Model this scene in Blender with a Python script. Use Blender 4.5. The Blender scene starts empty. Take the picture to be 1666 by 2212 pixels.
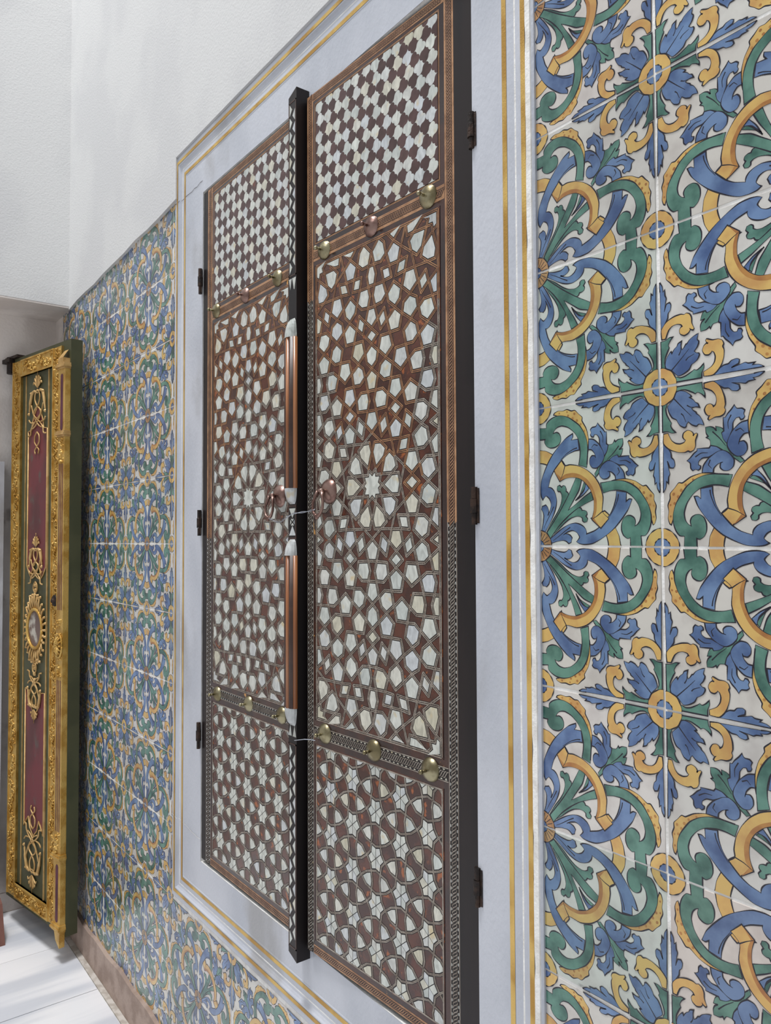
import bpy, bmesh, math, random
from mathutils import Vector, Matrix
C = bpy.context.scene.collection
R = random.Random(11)
ZF = 1.51                      # height of the lens above the floor; wall data below is relative to it

# ------------------------------------------------------------------ camera, world, lights, exposure
cam = bpy.data.cameras.new('camera'); cam.sensor_fit = 'HORIZONTAL'; cam.sensor_width = 36.0
cam.lens = 36.0*1665.5/1666.0; cam.clip_start = .02
co = bpy.data.objects.new('camera', cam); C.objects.link(co)
FW = Vector((-.79714933, .6027754, .03485347)); RT = Vector((.60301546, .7977177, -.00433904)); UP = RT.cross(FW)
M = Matrix((RT, UP, -FW)).transposed().to_4x4(); M.translation = (0, -.8546, ZF); co.matrix_world = M
bpy.context.scene.camera = co
wd = bpy.data.worlds.new('world'); bpy.context.scene.world = wd; wd.use_nodes = True
bg = wd.node_tree.nodes['Background']; bg.inputs[0].default_value = (.95, .97, 1.0, 1); bg.inputs[1].default_value = .52
def area(name, loc, target, size, power, col):
    l = bpy.data.lights.new(name, 'AREA'); l.shape = 'DISK'; l.size = size; l.energy = power; l.color = col
    o = bpy.data.objects.new(name, l); C.objects.link(o); o.location = loc
    o.rotation_euler = (Vector(target)-Vector(loc)).to_track_quat('-Z', 'Y').to_euler(); return o
area('skylight', (-2.0, -1.7, 9.0), (-2.0, -1.2, .0), 1.5, 500, (.99, .99, 1.0))
area('front_fill', (-1.0, -2.7, 5.5), (-1.3, 0, 1.3), 1.6, 32, (.92, .96, 1.0))  # unseen fill lamp added high in front to brighten plaster and marble
vs = bpy.context.scene.view_settings
vs.view_transform = 'Standard'; vs.look = 'None'; vs.exposure = 0.0; vs.gamma = 1.0; vs.use_curve_mapping = False

# ------------------------------------------------------------------ helpers
def lin(c):
    return tuple(((x/255)/12.92 if x/255 <= .04045 else ((x/255+.055)/1.055)**2.4) for x in c)+(1,)
def mk(name, c1, c2=None, scale=8, lo=.4, hi=.6, rough=.5, metal=0, bump=0, bscale=60, rand=0, coat=0, stretch=(1, 1, 1),
       c3=None, s3=30, lo3=.62, hi3=.66, tint=False, spec=.5, det=4):
    m = bpy.data.materials.new(name); m.use_nodes = True; t = m.node_tree; n = t.nodes; b = n['Principled BSDF']; L = t.links.new
    b.inputs['Roughness'].default_value = rough; b.inputs['Metallic'].default_value = metal
    b.inputs['Coat Weight'].default_value = coat; b.inputs['Coat Roughness'].default_value = .12
    b.inputs['Specular IOR Level'].default_value = spec
    g = n.new('ShaderNodeNewGeometry'); pos = g.outputs['Position']
    if stretch != (1, 1, 1):
        mp = n.new('ShaderNodeMapping'); mp.inputs['Scale'].default_value = stretch; L(pos, mp.inputs['Vector']); pos = mp.outputs[0]
    def noise(s, d=det):
        q = n.new('ShaderNodeTexNoise'); q.inputs['Scale'].default_value = s; q.inputs['Detail'].default_value = d; L(pos, q.inputs['Vector']); return q.outputs[0]
    def ramp(f, a, bb):
        q = n.new('ShaderNodeMapRange'); q.interpolation_type = 'SMOOTHSTEP'; q.inputs[1].default_value = a; q.inputs[2].default_value = bb; L(f, q.inputs[0]); return q.outputs[0]
    def mix(f, a, bb, mode='MIX'):
        q = n.new('ShaderNodeMix'); q.data_type = 'RGBA'; q.blend_type = mode
        if isinstance(f, float): q.inputs[0].default_value = f
        else: L(f, q.inputs[0])
        for k, s in ((6, a), (7, bb)):
            if isinstance(s, tuple): q.inputs[k].default_value = s
            else: L(s, q.inputs[k])
        return q.outputs[2]
    col = lin(c1)
    if c2: col = mix(ramp(noise(scale), lo, hi), col, lin(c2))
    if c3: col = mix(ramp(noise(s3), lo3, hi3), col, lin(c3))
    if rand or tint:
        oi = n.new('ShaderNodeObjectInfo')
        if tint: col = mix(1.0, col, oi.outputs['Color'], 'MULTIPLY')
        if rand:
            q = n.new('ShaderNodeMapRange'); q.inputs[3].default_value = 1-rand; q.inputs[4].default_value = 1+rand*.6; L(oi.outputs['Random'], q.inputs[0])
            cm = n.new('ShaderNodeCombineColor'); [L(q.outputs[0], cm.inputs[i]) for i in range(3)]
            col = mix(1.0, col, cm.outputs[0], 'MULTIPLY')
    if isinstance(col, tuple): b.inputs['Base Color'].default_value = col
    else: L(col, b.inputs['Base Color'])
    if bump:
        bp = n.new('ShaderNodeBump'); bp.inputs['Strength'].default_value = bump; bp.inputs['Distance'].default_value = .004
        L(noise(bscale), bp.inputs['Height']); L(bp.outputs[0], b.inputs['Normal'])
    return m
class MB:
    def __init__(s): s.v = []; s.f = []; s.m = []; s.uv = {}
    def poly(s, pts, mi=0, uv=None):
        k = len(s.v); s.v += [tuple(p) for p in pts]
        if uv: s.uv[len(s.f)] = uv
        s.f.append(list(range(k, k+len(pts)))); s.m.append(mi)
    def prism(s, p2, yb, yf, mi=0, ms=None):       # p2 CCW in (x,z), front at yf (towards -y)
        k = len(s.v); n = len(p2); s.v += [(x, yf, z) for x, z in p2]+[(x, yb, z) for x, z in p2]
        s.f.append(list(range(k, k+n))); s.m.append(mi)
        for i in range(n):
            j = (i+1) % n; s.f.append([k+i, k+n+i, k+n+j, k+j]); s.m.append(mi if ms is None else ms)
    def box(s, x0, x1, y0, y1, z0, z1, mi=0):
        k = len(s.v); s.v += [(x, y, z) for x in (x0, x1) for y in (y0, y1) for z in (z0, z1)]
        for q in ((0, 1, 3, 2), (4, 6, 7, 5), (0, 4, 5, 1), (2, 3, 7, 6), (0, 2, 6, 4), (1, 5, 7, 3)):
            s.f.append([k+i for i in q]); s.m.append(mi)
    def tube(s, pts, r, n=6, mi=0, cap=True):
        P = [Vector(p) for p in pts]; rr = r if isinstance(r, (list, tuple)) else [r]*len(P); k = len(s.v); up = None
        for i, p in enumerate(P):
            d = (P[min(i+1, len(P)-1)]-P[max(i-1, 0)]).normalized()
            if up is None: up = d.orthogonal().normalized()
            up = (up-d*up.dot(d)); up = up.normalized() if up.length > 1e-6 else d.orthogonal().normalized(); sd = d.cross(up)
            for a in range(n):
                an = 2*math.pi*a/n; s.v.append(tuple(p+(up*math.cos(an)+sd*math.sin(an))*rr[i]))
        for i in range(len(P)-1):
            for a in range(n):
                b = (a+1) % n; s.f.append([k+i*n+a, k+i*n+b, k+i*n+n+b, k+i*n+n+a]); s.m.append(mi)
        if cap:
            s.f.append([k+a for a in reversed(range(n))]); s.m.append(mi)
            s.f.append([k+(len(P)-1)*n+a for a in range(n)]); s.m.append(mi)
    def lathe(s, prof, c, ax='y', n=20, mi=0):     # prof: (radius, offset along -y or +z)
        k = len(s.v)
        for r, h in prof:
            for a in range(n):
                an = 2*math.pi*a/n; u, w = r*math.cos(an), r*math.sin(an)
                s.v.append((c[0]+u, c[1]-h, c[2]+w) if ax == 'y' else (c[0]+u, c[1]+w, c[2]+h))
        for i in range(len(prof)-1):
            for a in range(n):
                b = (a+1) % n; q = [k+i*n+a, k+i*n+b, k+i*n+n+b, k+i*n+n+a]; s.f.append(q); s.m.append(mi)
        s.f.append([k+(len(prof)-1)*n+a for a in range(n)]); s.m.append(mi)
    def blob(s, c, r, rot=0.0, mi=0, n=6):         # small carved lobe: squashed dome facing -y
        k = len(s.v); ca, sa = math.cos(rot), math.sin(rot)
        for q, h in ((1.0, 0), (.8, .6), (.35, .95)):
            for a in range(n):
                an = 2*math.pi*a/n; u, w = r[0]*q*math.cos(an), r[2]*q*math.sin(an)
                s.v.append((c[0]+u*ca-w*sa, c[1]-r[1]*h, c[2]+u*sa+w*ca))
        for i in range(2):
            for a in range(n):
                b = (a+1) % n; s.f.append([k+i*n+a, k+i*n+b, k+i*n+n+b, k+i*n+n+a]); s.m.append(mi)
        s.f.append([k+2*n+a for a in range(n)]); s.m.append(mi)
    def build(s, name, mats, parent=None, loc=None, smooth=False, link=True):
        me = bpy.data.meshes.new(name); me.from_pydata(s.v, [], s.f)
        for m in (mats if isinstance(mats, (list, tuple)) else [mats]): me.materials.append(m)
        me.polygons.foreach_set('material_index', s.m)
        if smooth: me.polygons.foreach_set('use_smooth', [True]*len(s.f))
        if s.uv:
            l = me.uv_layers.new(name='uv')
            for fi, uv in s.uv.items():
                for li, q in zip(me.polygons[fi].loop_indices, uv): l.data[li].uv = q
        me.update()
        return put(name, me, parent, loc) if link else me
def put(name, me, parent=None, loc=None):
    o = bpy.data.objects.new(name, me); C.objects.link(o)
    if parent is not None: o.parent = parent
    if loc is not None: o.location = loc
    return o
def tag(o, label=None, cat=None, group=None, kind=None):
    for k, v in (('label', label), ('category', cat), ('group', group), ('kind', kind)):
        if v: o[k] = v
    return o
def root(name, loc, rz, label, cat, group=None):
    o = bpy.data.objects.new(name, None); C.objects.link(o); o.location = loc; o.rotation_euler = (0, 0, rz); o.empty_display_size = .1
    return tag(o, label, cat, group)
def smooth(p, closed=True, k=3, ang=55):
    n = len(p); out = []; V = [Vector((a[0], a[1], 0)) for a in p]
    def corner(i):
        if not closed and (i == 0 or i == n-1): return True
        a = V[i]-V[i-1]; b = V[(i+1) % n]-V[i]
        return a.length < 1e-9 or b.length < 1e-9 or a.angle(b) > math.radians(ang)
    cs = [corner(i) for i in range(n)]
    for i in range(n if closed else n-1):
        j = (i+1) % n; p1, p2 = V[i], V[j]
        p0 = p1-(p2-p1)*.3 if cs[i] else V[i-1]; p3 = p2+(p2-p1)*.3 if cs[j] else V[(j+1) % n]
        for s_ in range(k):
            t = s_/k
            m1 = (p2-p0)*.38; m2 = (p3-p1)*.38; t2, t3 = t*t, t**3
            lm = (p2-p1).length*.9; m1 = m1*min(1, lm/max(m1.length, 1e-9)); m2 = m2*min(1, lm/max(m2.length, 1e-9))
            q = p1*(2*t3-3*t2+1)+m1*(t3-2*t2+t)+p2*(3*t2-2*t3)+m2*(t3-t2); out.append((q.x, q.y))
    if not closed: out.append((V[-1].x, V[-1].y))
    return out
def areaof(p): return sum(p[i][0]*p[(i+1) % len(p)][1]-p[(i+1) % len(p)][0]*p[i][1] for i in range(len(p)))/2
def ccw(p): return p if areaof(p) > 0 else p[::-1]
def inset(p, d):
    n = len(p); out = []
    for i in range(n):
        a, b, c = Vector(p[i-1]), Vector(p[i]), Vector(p[(i+1) % n]); u = (b-a).normalized(); v = (c-b).normalized()
        n1 = Vector((-u.y, u.x)); n2 = Vector((-v.y, v.x)); m = n1+n2; dd = m.dot(n1)
        out.append(tuple(b+(m*(d/dd) if dd > .25 else n1*d)))
    return out
def clip(p, x0, x1, z0, z1):
    for ax, lim, sg in ((0, x0, 1), (0, x1, -1), (1, z0, 1), (1, z1, -1)):
        q = []
        for i in range(len(p)):
            a, b = p[i-1], p[i]; da, db = (a[ax]-lim)*sg, (b[ax]-lim)*sg
            if (da >= 0) != (db >= 0):
                t = da/(da-db); q.append((a[0]+(b[0]-a[0])*t, a[1]+(b[1]-a[1])*t))
            if db >= 0: q.append(b)
        p = q
        if len(p) < 3: return []
    return p
def clipseg(a, b, x0, x1, z0, z1):
    t0, t1 = 0., 1.
    for p, q in ((a[0]-b[0], a[0]-x0), (b[0]-a[0], x1-a[0]), (a[1]-b[1], a[1]-z0), (b[1]-a[1], z1-a[1])):
        if abs(p) < 1e-12:
            if q < 0: return None
        else:
            r = q/p
            if p < 0: t0 = max(t0, r)
            else: t1 = min(t1, r)
    if t0 >= t1: return None
    L = lambda t: (a[0]+(b[0]-a[0])*t, a[1]+(b[1]-a[1])*t)
    return L(t0), L(t1)
def strip(mb, a, b, hw, y, mi=0, ext=0., off=0.):
    a, b = Vector(a), Vector(b); d = (b-a).normalized(); n = Vector((-d.y, d.x)); a = a-d*ext+n*off; b = b+d*ext+n*off
    q = [a-n*hw, b-n*hw, b+n*hw, a+n*hw]; mb.poly([(p.x, y, p.y) for p in q], mi)

# ------------------------------------------------------------------ materials
plaster = mk('white_plaster', (214, 214, 213), (207, 207, 207), 3, rough=.85, bump=.25, bscale=160)
reveal = mk('grey_plaster', (236, 228, 222), (216, 207, 201), 5, rough=.9, bump=.4, bscale=90, c3=(140, 128, 118), s3=7, lo3=.62, hi3=.78)
grout = mk('white_grout', (244, 243, 240), (226, 223, 218), 30, rough=.9, bump=.3, bscale=200)
marble = mk('veined_marble', (202, 205, 213), (184, 188, 197), 5, .35, .7, rough=.36, bump=.22, bscale=150, c3=(164, 164, 166), s3=3.4, lo3=.54, hi3=.68, stretch=(1, 1, .6))
floorm = mk('floor_marble', (240, 240, 242), (208, 211, 218), 7, .42, .62, rough=.3, stretch=(1.0, .12, 1), c3=(172, 177, 187), s3=11, lo3=.58, hi3=.7, rand=.06)
kerb = mk('brown_stone', (176, 156, 144), (154, 134, 122), 14, rough=.8, bump=.4, bscale=120)
gilt = mk('gold_leaf', (214, 176, 98), (186, 142, 62), 20, rough=.36, metal=.4, bump=.5, bscale=240)
gline = mk('gold_line', (222, 186, 106), (184, 142, 66), 9, rough=.42, metal=.4, bump=.25, bscale=300)
iron = mk('black_iron', (44, 38, 36), (70, 54, 46), 60, rough=.5, metal=.6, bump=.4, bscale=200)
ebony = mk('ebony', (28, 24, 25), (36, 29, 29), 20, rough=.4, stretch=(1, 1, .1), spec=.35)
tort = mk('tortoiseshell', (62, 31, 22), (88, 43, 26), 26, .42, .6, rough=.2, c3=(156, 84, 38), s3=40, lo3=.60, hi3=.68, coat=.3)
tortd = mk('dark_tortoiseshell', (48, 33, 31), (66, 38, 30), 22, .45, .6, rough=.2, c3=(206, 150, 78), s3=38, lo3=.68, hi3=.71, coat=.3, stretch=(1, 1, .55))
brownw = mk('dark_lozenge', (84, 58, 56), (70, 46, 43), 34, rough=.3, rand=.22, c3=(126, 62, 38), s3=18, lo3=.68, hi3=.78)
cement = mk('black_cement', (30, 22, 20), rough=.5)
bone = mk('bone_strap', (166, 156, 144), (132, 120, 108), 70, rough=.45)
cedar = mk('cedar_strap', (176, 128, 88), (136, 92, 60), 60, rough=.45)
dots = mk('strap_core', (36, 28, 25), (112, 98, 86), 420, .48, .6, rough=.5, det=1)
tan = mk('tan_marquetry', (184, 140, 104), (156, 114, 82), 40, rough=.4)
copper = mk('brown_marquetry', (72, 48, 39), (60, 40, 33), 40, rough=.4)
ribw = mk('ribbed_rosewood', (178, 120, 80), (150, 94, 58), 18, rough=.32, stretch=(3, 3, .2))
brass = mk('old_brass', (168, 160, 130), (126, 116, 88), 30, rough=.34, metal=.9, bump=.15, bscale=120)
rose = mk('worn_copper', (160, 132, 122), (122, 94, 86), 30, rough=.32, metal=.85, bump=.1, bscale=120)
rail = mk('rusted_rail', (58, 44, 38), (34, 28, 27), 40, rough=.7, bump=.6, bscale=90)
steel = mk('wire_steel', (190, 195, 205), rough=.3, metal=.9)
olive = mk('olive_paint', (78, 79, 54), (68, 70, 47), 9, rough=.5, rand=0)
red = mk('maroon_paint', (116, 54, 58), (92, 52, 52), 6, .4, .65, rough=.5, c3=(96, 82, 76), s3=16, lo3=.56, hi3=.72, stretch=(1.6, 1, .8))
slotm = mk('plum_paint', (92, 44, 62), (76, 34, 50), 12, rough=.5)
palep = mk('pale_gold_paint', (206, 170, 112), (184, 146, 88), 30, rough=.45, metal=.25)
ovalm = mk('grey_miniature', (190, 184, 172), (112, 92, 84), 14, .44, .54, rough=.5)
redstone = mk('red_brown_stone', (122, 82, 72), (98, 62, 54), 20, rough=.6)
def pearlmat():
    m = bpy.data.materials.new('mother_of_pearl'); m.use_nodes = True; t = m.node_tree; n = t.nodes; b = n['Principled BSDF']; L = t.links.new
    oi = n.new('ShaderNodeObjectInfo'); cr = n.new('ShaderNodeValToRGB'); L(oi.outputs['Random'], cr.inputs[0])
    e = cr.color_ramp.elements; e[0].color = lin((202, 208, 203)); e[1].color = lin((208, 203, 180))
    for p, c in ((.3, (222, 225, 216)), (.5, (214, 215, 208)), (.7, (210, 215, 218)), (.88, (224, 222, 208))):
        q = e.new(p); q.color = lin(c)
    g = n.new('ShaderNodeNewGeometry'); mp = n.new('ShaderNodeMapping'); mp.inputs['Scale'].default_value = (1, 1, .45); mp.inputs['Rotation'].default_value = (0, .5, 0); L(g.outputs['Position'], mp.inputs[0])
    nz = n.new('ShaderNodeTexNoise'); nz.inputs['Scale'].default_value = 75; nz.inputs['Detail'].default_value = 3; nz.inputs['Distortion'].default_value = 1.2; L(mp.outputs[0], nz.inputs[0])
    mr = n.new('ShaderNodeMapRange'); mr.inputs[1].default_value = .3; mr.inputs[2].default_value = .7; mr.inputs[3].default_value = .66; mr.inputs[4].default_value = 1.0; L(nz.outputs[0], mr.inputs[0])
    cc = n.new('ShaderNodeCombineColor'); [L(mr.outputs[0], cc.inputs[i]) for i in range(3)]
    mx = n.new('ShaderNodeMix'); mx.data_type = 'RGBA'; mx.blend_type = 'MULTIPLY'; mx.inputs[0].default_value = 1; L(cr.outputs[0], mx.inputs[6]); L(cc.outputs[0], mx.inputs[7])
    ys = n.new('ShaderNodeTexNoise'); ys.inputs['Scale'].default_value = 38; L(g.outputs['Position'], ys.inputs[0])
    yr = n.new('ShaderNodeMapRange'); yr.inputs[1].default_value = .62; yr.inputs[2].default_value = .75; L(ys.outputs[0], yr.inputs[0])
    m2 = n.new('ShaderNodeMix'); m2.data_type = 'RGBA'; L(yr.outputs[0], m2.inputs[0]); L(mx.outputs[2], m2.inputs[6]); m2.inputs[7].default_value = lin((204, 188, 150)); L(m2.outputs[2], b.inputs['Base Color'])
    b.inputs['Roughness'].default_value = .28; b.inputs['Coat Weight'].default_value = .25; b.inputs['Coat Roughness'].default_value = .1
    bp = n.new('ShaderNodeBump'); bp.inputs['Strength'].default_value = .12; bp.inputs['Distance'].default_value = .003; L(nz.outputs[0], bp.inputs['Height']); L(bp.outputs[0], b.inputs['Normal'])
    return m
pearl = pearlmat()
G = dict(rough=.2, bump=.05, bscale=60, coat=.35, tint=True)
gl = {'base': mk('tile_glaze', (214, 210, 203), (196, 190, 184), 26, .4, .7, rand=.05, c3=(150, 144, 142), s3=34, lo3=.68, hi3=.8, **G),
      'b': mk('blue_glaze', (110, 138, 178), (60, 84, 130), 22, .34, .7, rand=.16, **G), 'g': mk('green_glaze', (100, 146, 130), (44, 88, 78), 26, .34, .7, rand=.14, **G),
      'y': mk('yellow_glaze', (218, 180, 104), (198, 150, 88), 28, .4, .68, rand=.1, **G), 'o': mk('ochre_glaze', (184, 130, 66), (164, 108, 56), 40, rand=.06, **G),
      'd': mk('umber_glaze', (190, 146, 98), (160, 116, 72), 60, rand=.06, **G), 'l': mk('outline_glaze', (30, 28, 40), rough=.25)}

# ------------------------------------------------------------------ setting: tiled wall, plaster, recess, floor
OX0, OX1, OZ0, OZ1 = -2.133, -.756, -.998+ZF, 1.107+ZF          # marble surround, outer
PX0, PX1, PZ0, PZ1 = -1.948, -.893, -.850+ZF, .946+ZF         # opening
walls = []
for a in ((-3.36, PX0, 0, 2.75), (PX1, .62, 0, 2.75), (PX0, PX1, 0, PZ0), (PX0, PX1, PZ1, 2.75)):
    wb = MB(); wb.box(a[0], a[1], .0004, .09, a[2], a[3]); walls.append(tag(wb.build('wall_right', grout), kind='structure'))
wb = MB(); wb.box(PX0, PX1, .078, .09, PZ0, PZ1); tag(wb.build('wall_niche', cement), kind='structure')
TILE=[('y',1,[926,169,936,139,948,147,959,181,954,223,960,260,945,298,945,330,917,360,890,391,864,390,809,424,743,443,682,445,626,435,716,423,778,402,833,365,872,316,902,267]),('o-',1,[924,269,919,277,910,278,906,269,911,261,920,261]),('o-',1,[901,309,896,318,887,318,882,309,888,300,897,300]),('o-',1,[882,346,876,356,866,356,861,347,867,337,878,337]),('o-',1,[931,324,926,333,916,334,912,325,918,316,927,316]),('o-',1,[948,191,944,198,937,198,934,191,938,185,945,185]),('o-',1,[948,261,945,267,939,267,936,261,940,255,946,255]),('o-',1,[851,378,847,386,839,386,835,379,840,371,848,371]),('o-',1,[800,408,797,414,790,414,787,408,791,402,797,402]),('y',1,[600,3,694,3,682,69,656,121,604,211,569,239,457,191,536,142,577,86,593,41]),('b',1,[108,19,165,34,218,40,245,33,265,18,287,27,291,46,296,59,279,77,256,86,236,86,218,79,249,96,288,108,313,106,339,93,356,71,359,61,347,45,332,32,360,18,404,13,465,19,525,44,597,85,653,128,708,185,750,237,766,265,784,308,762,310,740,295,742,354,665,366,661,323,643,265,616,218,571,170,537,138,487,107,420,85,420,96,413,116,394,137,362,153,324,161,280,155,235,138,190,113,137,79,97,50]),('l',1,[125,39,171,65,236,107,280,132]),('l',1,[605,193,649,255,675,313,681,346]),('g',1,[539,427,562,358,616,370,673,372,741,357,791,323,831,271,849,214,842,171,824,146,803,134,809,163,799,187,774,202,746,203,719,185,703,151,702,108,717,74,746,54,768,59,769,3,854,3,848,71,880,74,905,104,922,150,923,206,905,267,871,321,833,370,777,409,716,431,643,436]),('g',1,[97,64,170,113,234,164,285,194,335,207,367,204,386,193,387,175,402,165,424,169,431,189,416,207,426,220,422,238,403,247,384,247,374,263,352,267,334,257,284,225,233,185,169,140,79,80]),('g',0,[55,100,97,69,233,180,359,268,479,336,463,384,387,359,326,316,250,262,293,333,336,398,372,464,317,478,291,411,255,333,198,247,134,172]),('g',0,[316,327,355,366,438,401,416,420,379,395]),('b',0,[322,337,379,400,428,417,396,444,354,396]),('g',0,[468,502,492,492,533,524,567,550,595,582,549,572,508,541]),('g',0,[526,542,546,575,562,617,584,654,591,693,611,710,642,719,638,690,654,711,678,721,708,719,705,684,692,662,704,656,681,639,677,607,638,595,604,574,570,553,538,531]),('b',1,[604,569,656,552,690,536,729,533,755,514,758,494,742,486,745,471,759,461,775,467,795,460,808,476,811,504,822,515,834,521,811,539,788,563,766,579,767,592,733,592,686,591,677,605,638,595]),('b',1,[733,446,725,487,691,529,639,563,598,572,558,551,530,514,534,474,562,452,596,454,616,472,613,498,598,502,630,493,656,469,660,442]),('l',1,[670,468,692,490,680,520]),('l',1,[695,562,739,563,778,542]),('l',0,[580,596,619,646,663,689]),('y',0,[536,141,457,191,476,243,480,303,469,364,440,411,390,455,320,483,243,483,182,466,123,539,187,604,235,552,330,559,412,534,474,489,524,425,556,354,569,284,566,239,602,208]),('o-',0,[530,144,460,192,476,243,480,303,469,364,440,411,390,455,320,483,243,483,184,468,131,533,188,486,243,505,319,506,402,474,458,430,496,367,510,307,505,242,484,203]),('l',0,[460,192,513,222,566,239]),('l',0,[184,468,207,511,235,552]),('d',0,[0,0,112,0,111,14,109,27,105,40,99,52,92,64,84,74,74,84,64,92,52,99,40,105,27,109,14,111,0,112]),('l',0,[49,8,98,21]),('l',0,[45,23,87,50]),('l',0,[35,35,67,74]),('l',0,[23,45,41,91]),('l',0,[8,49,10,99]),('b',0,[0,0,42,0,42,5,41,10,39,15,37,20,35,24,31,28,28,31,24,35,20,37,15,39,10,41,5,42,0,42]),('y',1,[1000,0,1000,118,986,117,972,115,958,110,945,104,933,97,922,88,912,78,903,67,896,55,890,42,885,28,883,14,882,0]),('b',1,[1000,0,1000,55,993,55,987,53,980,51,974,49,969,45,964,41,959,36,955,31,951,26,949,20,947,13,945,7,945,0]),('b',1,[989,339,971,370,967,407,955,394,953,431,945,450,952,482,960,532,944,487,923,482,913,499,919,531,934,549,938,580,960,615,984,649]),('y',1,[981,704,984,647,960,613,930,591,889,577,847,574,825,581,810,575,788,585,776,609,775,643,763,673,760,682,768,689,782,682,790,672,787,684,800,701,826,710,853,695,859,671,849,655,840,650,850,637,877,629,908,635,933,657,954,705]),('g',1,[904,703,929,702,956,715,988,717,986,913,965,909,955,884,964,859,959,824,939,781,929,765,936,749,923,723]),('b',0,[716,733,750,742,766,731,796,742,819,763,831,749,835,734,847,729,873,743,890,767,897,782,925,799,944,835,951,871,930,895,908,919,891,954,865,960,829,950,798,927,791,917,804,912,780,895,767,878,751,869,741,845,768,850,795,844,784,831,765,817,763,809,743,792,726,763]),('l',0,[797,796,848,849,908,916]),('l',0,[768,850,800,852,824,866]),('l',0,[835,762,850,803,865,819]),('y',0,[1000,1000,882,1000,883,986,885,972,890,958,896,945,903,933,912,922,922,912,933,903,945,896,958,890,972,885,986,883,1000,882]),('b',0,[1000,1000,945,1000,945,993,947,987,949,980,951,974,955,969,959,964,964,959,969,955,974,951,980,949,987,947,993,945,1000,945])]
TS = .2; GX = -.5584; GZ = -.0120+ZF
def tile_mesh(var):
    rr = random.Random(var); mb = MB(); hs = TS/2-.0013; order = ['base', 'b', 'g', 'y', 'o', 'd', 'l']
    ph = [rr.uniform(0, 6.28) for _ in range(6)]; amp = .006 if var else .0
    def W(u, v):                                              # hand-painted wobble, still inside the tile
        e = min(u, 1-u, v, 1-v); k = amp*min(1, e*12)
        u2 = u+k*math.sin(5*v+ph[0])+k*.6*math.sin(9*u+ph[1]); v2 = v+k*math.sin(5*u+ph[2])+k*.6*math.sin(8*v+ph[3])
        u2 = min(max(u2, .0075), .9925); v2 = min(max(v2, .0075), .9925)
        return (u2*TS-TS/2, TS/2-v2*TS)
    f = hs-.0012
    fr = [(-f, -f), (f, -f), (f, f), (-f, f)]; bk = [(-hs, -hs), (hs, -hs), (hs, hs), (-hs, hs)]
    mb.poly([(x, 0, z) for x, z in fr], 0)
    for i in range(4):
        j = (i+1) % 4; mb.poly([(fr[i][0], 0, fr[i][1]), (bk[i][0], .0016, bk[i][1]), (bk[j][0], .0016, bk[j][1]), (fr[j][0], 0, fr[j][1])], 0)
    lay = 0
    for col, mir, flat in TILE:
        uv = [(flat[i]/1000, flat[i+1]/1000) for i in range(0, len(flat), 2)]
        outl = '-' not in col; mi = order.index(col[0])
        for mm in ((0, 1) if mir else (0,)):
            pts = [(b, a) for a, b in uv] if mm else uv; lay += 1; y = -.00001*lay
            if col == 'l':
                sp = [W(*p) for p in smooth(pts, False, 4)]
                for i, (a, b) in enumerate(zip(sp, sp[1:])): strip(mb, a, b, .0003+.0006*(i/len(sp) if len(pts) > 2 else .3), y, mi)
                continue
            raw = smooth(pts, True, 4); sp = [W(*p) for p in raw]
            keep = [i for i in range(len(sp)) if (Vector(sp[i])-Vector(sp[i-1])).length > 1e-5]
            sp = [sp[i] for i in keep]; raw = [raw[i] for i in keep]
            if areaof(sp) < 0: sp = sp[::-1]; raw = raw[::-1]
            mb.poly([(x, y, z) for x, z in sp], mi)
            if outl:
                n = len(sp); E = lambda p: min(p[0], 1-p[0], p[1], 1-p[1]) < .009
                i_ = inset(sp, .0006); o_ = inset(sp, -.0006); yy = y-.000005
                for i in range(n):
                    j = (i+1) % n
                    if E(raw[i]) and E(raw[j]): continue
                    w1 = 1+.5*math.sin(i*.35+lay); g_ = lambda k, q: (sp[k][0]+(q[k][0]-sp[k][0])*w1, yy, sp[k][1]+(q[k][1]-sp[k][1])*w1)
                    mb.poly([g_(i, o_), g_(j, o_), g_(j, i_), g_(i, i_)], order.index('l'))
    return mb.build('tile', [gl[k] for k in order], link=False)
tms = [tile_mesh(v) for v in range(4)]
teal = (.84, .94, .92, 1)
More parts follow.
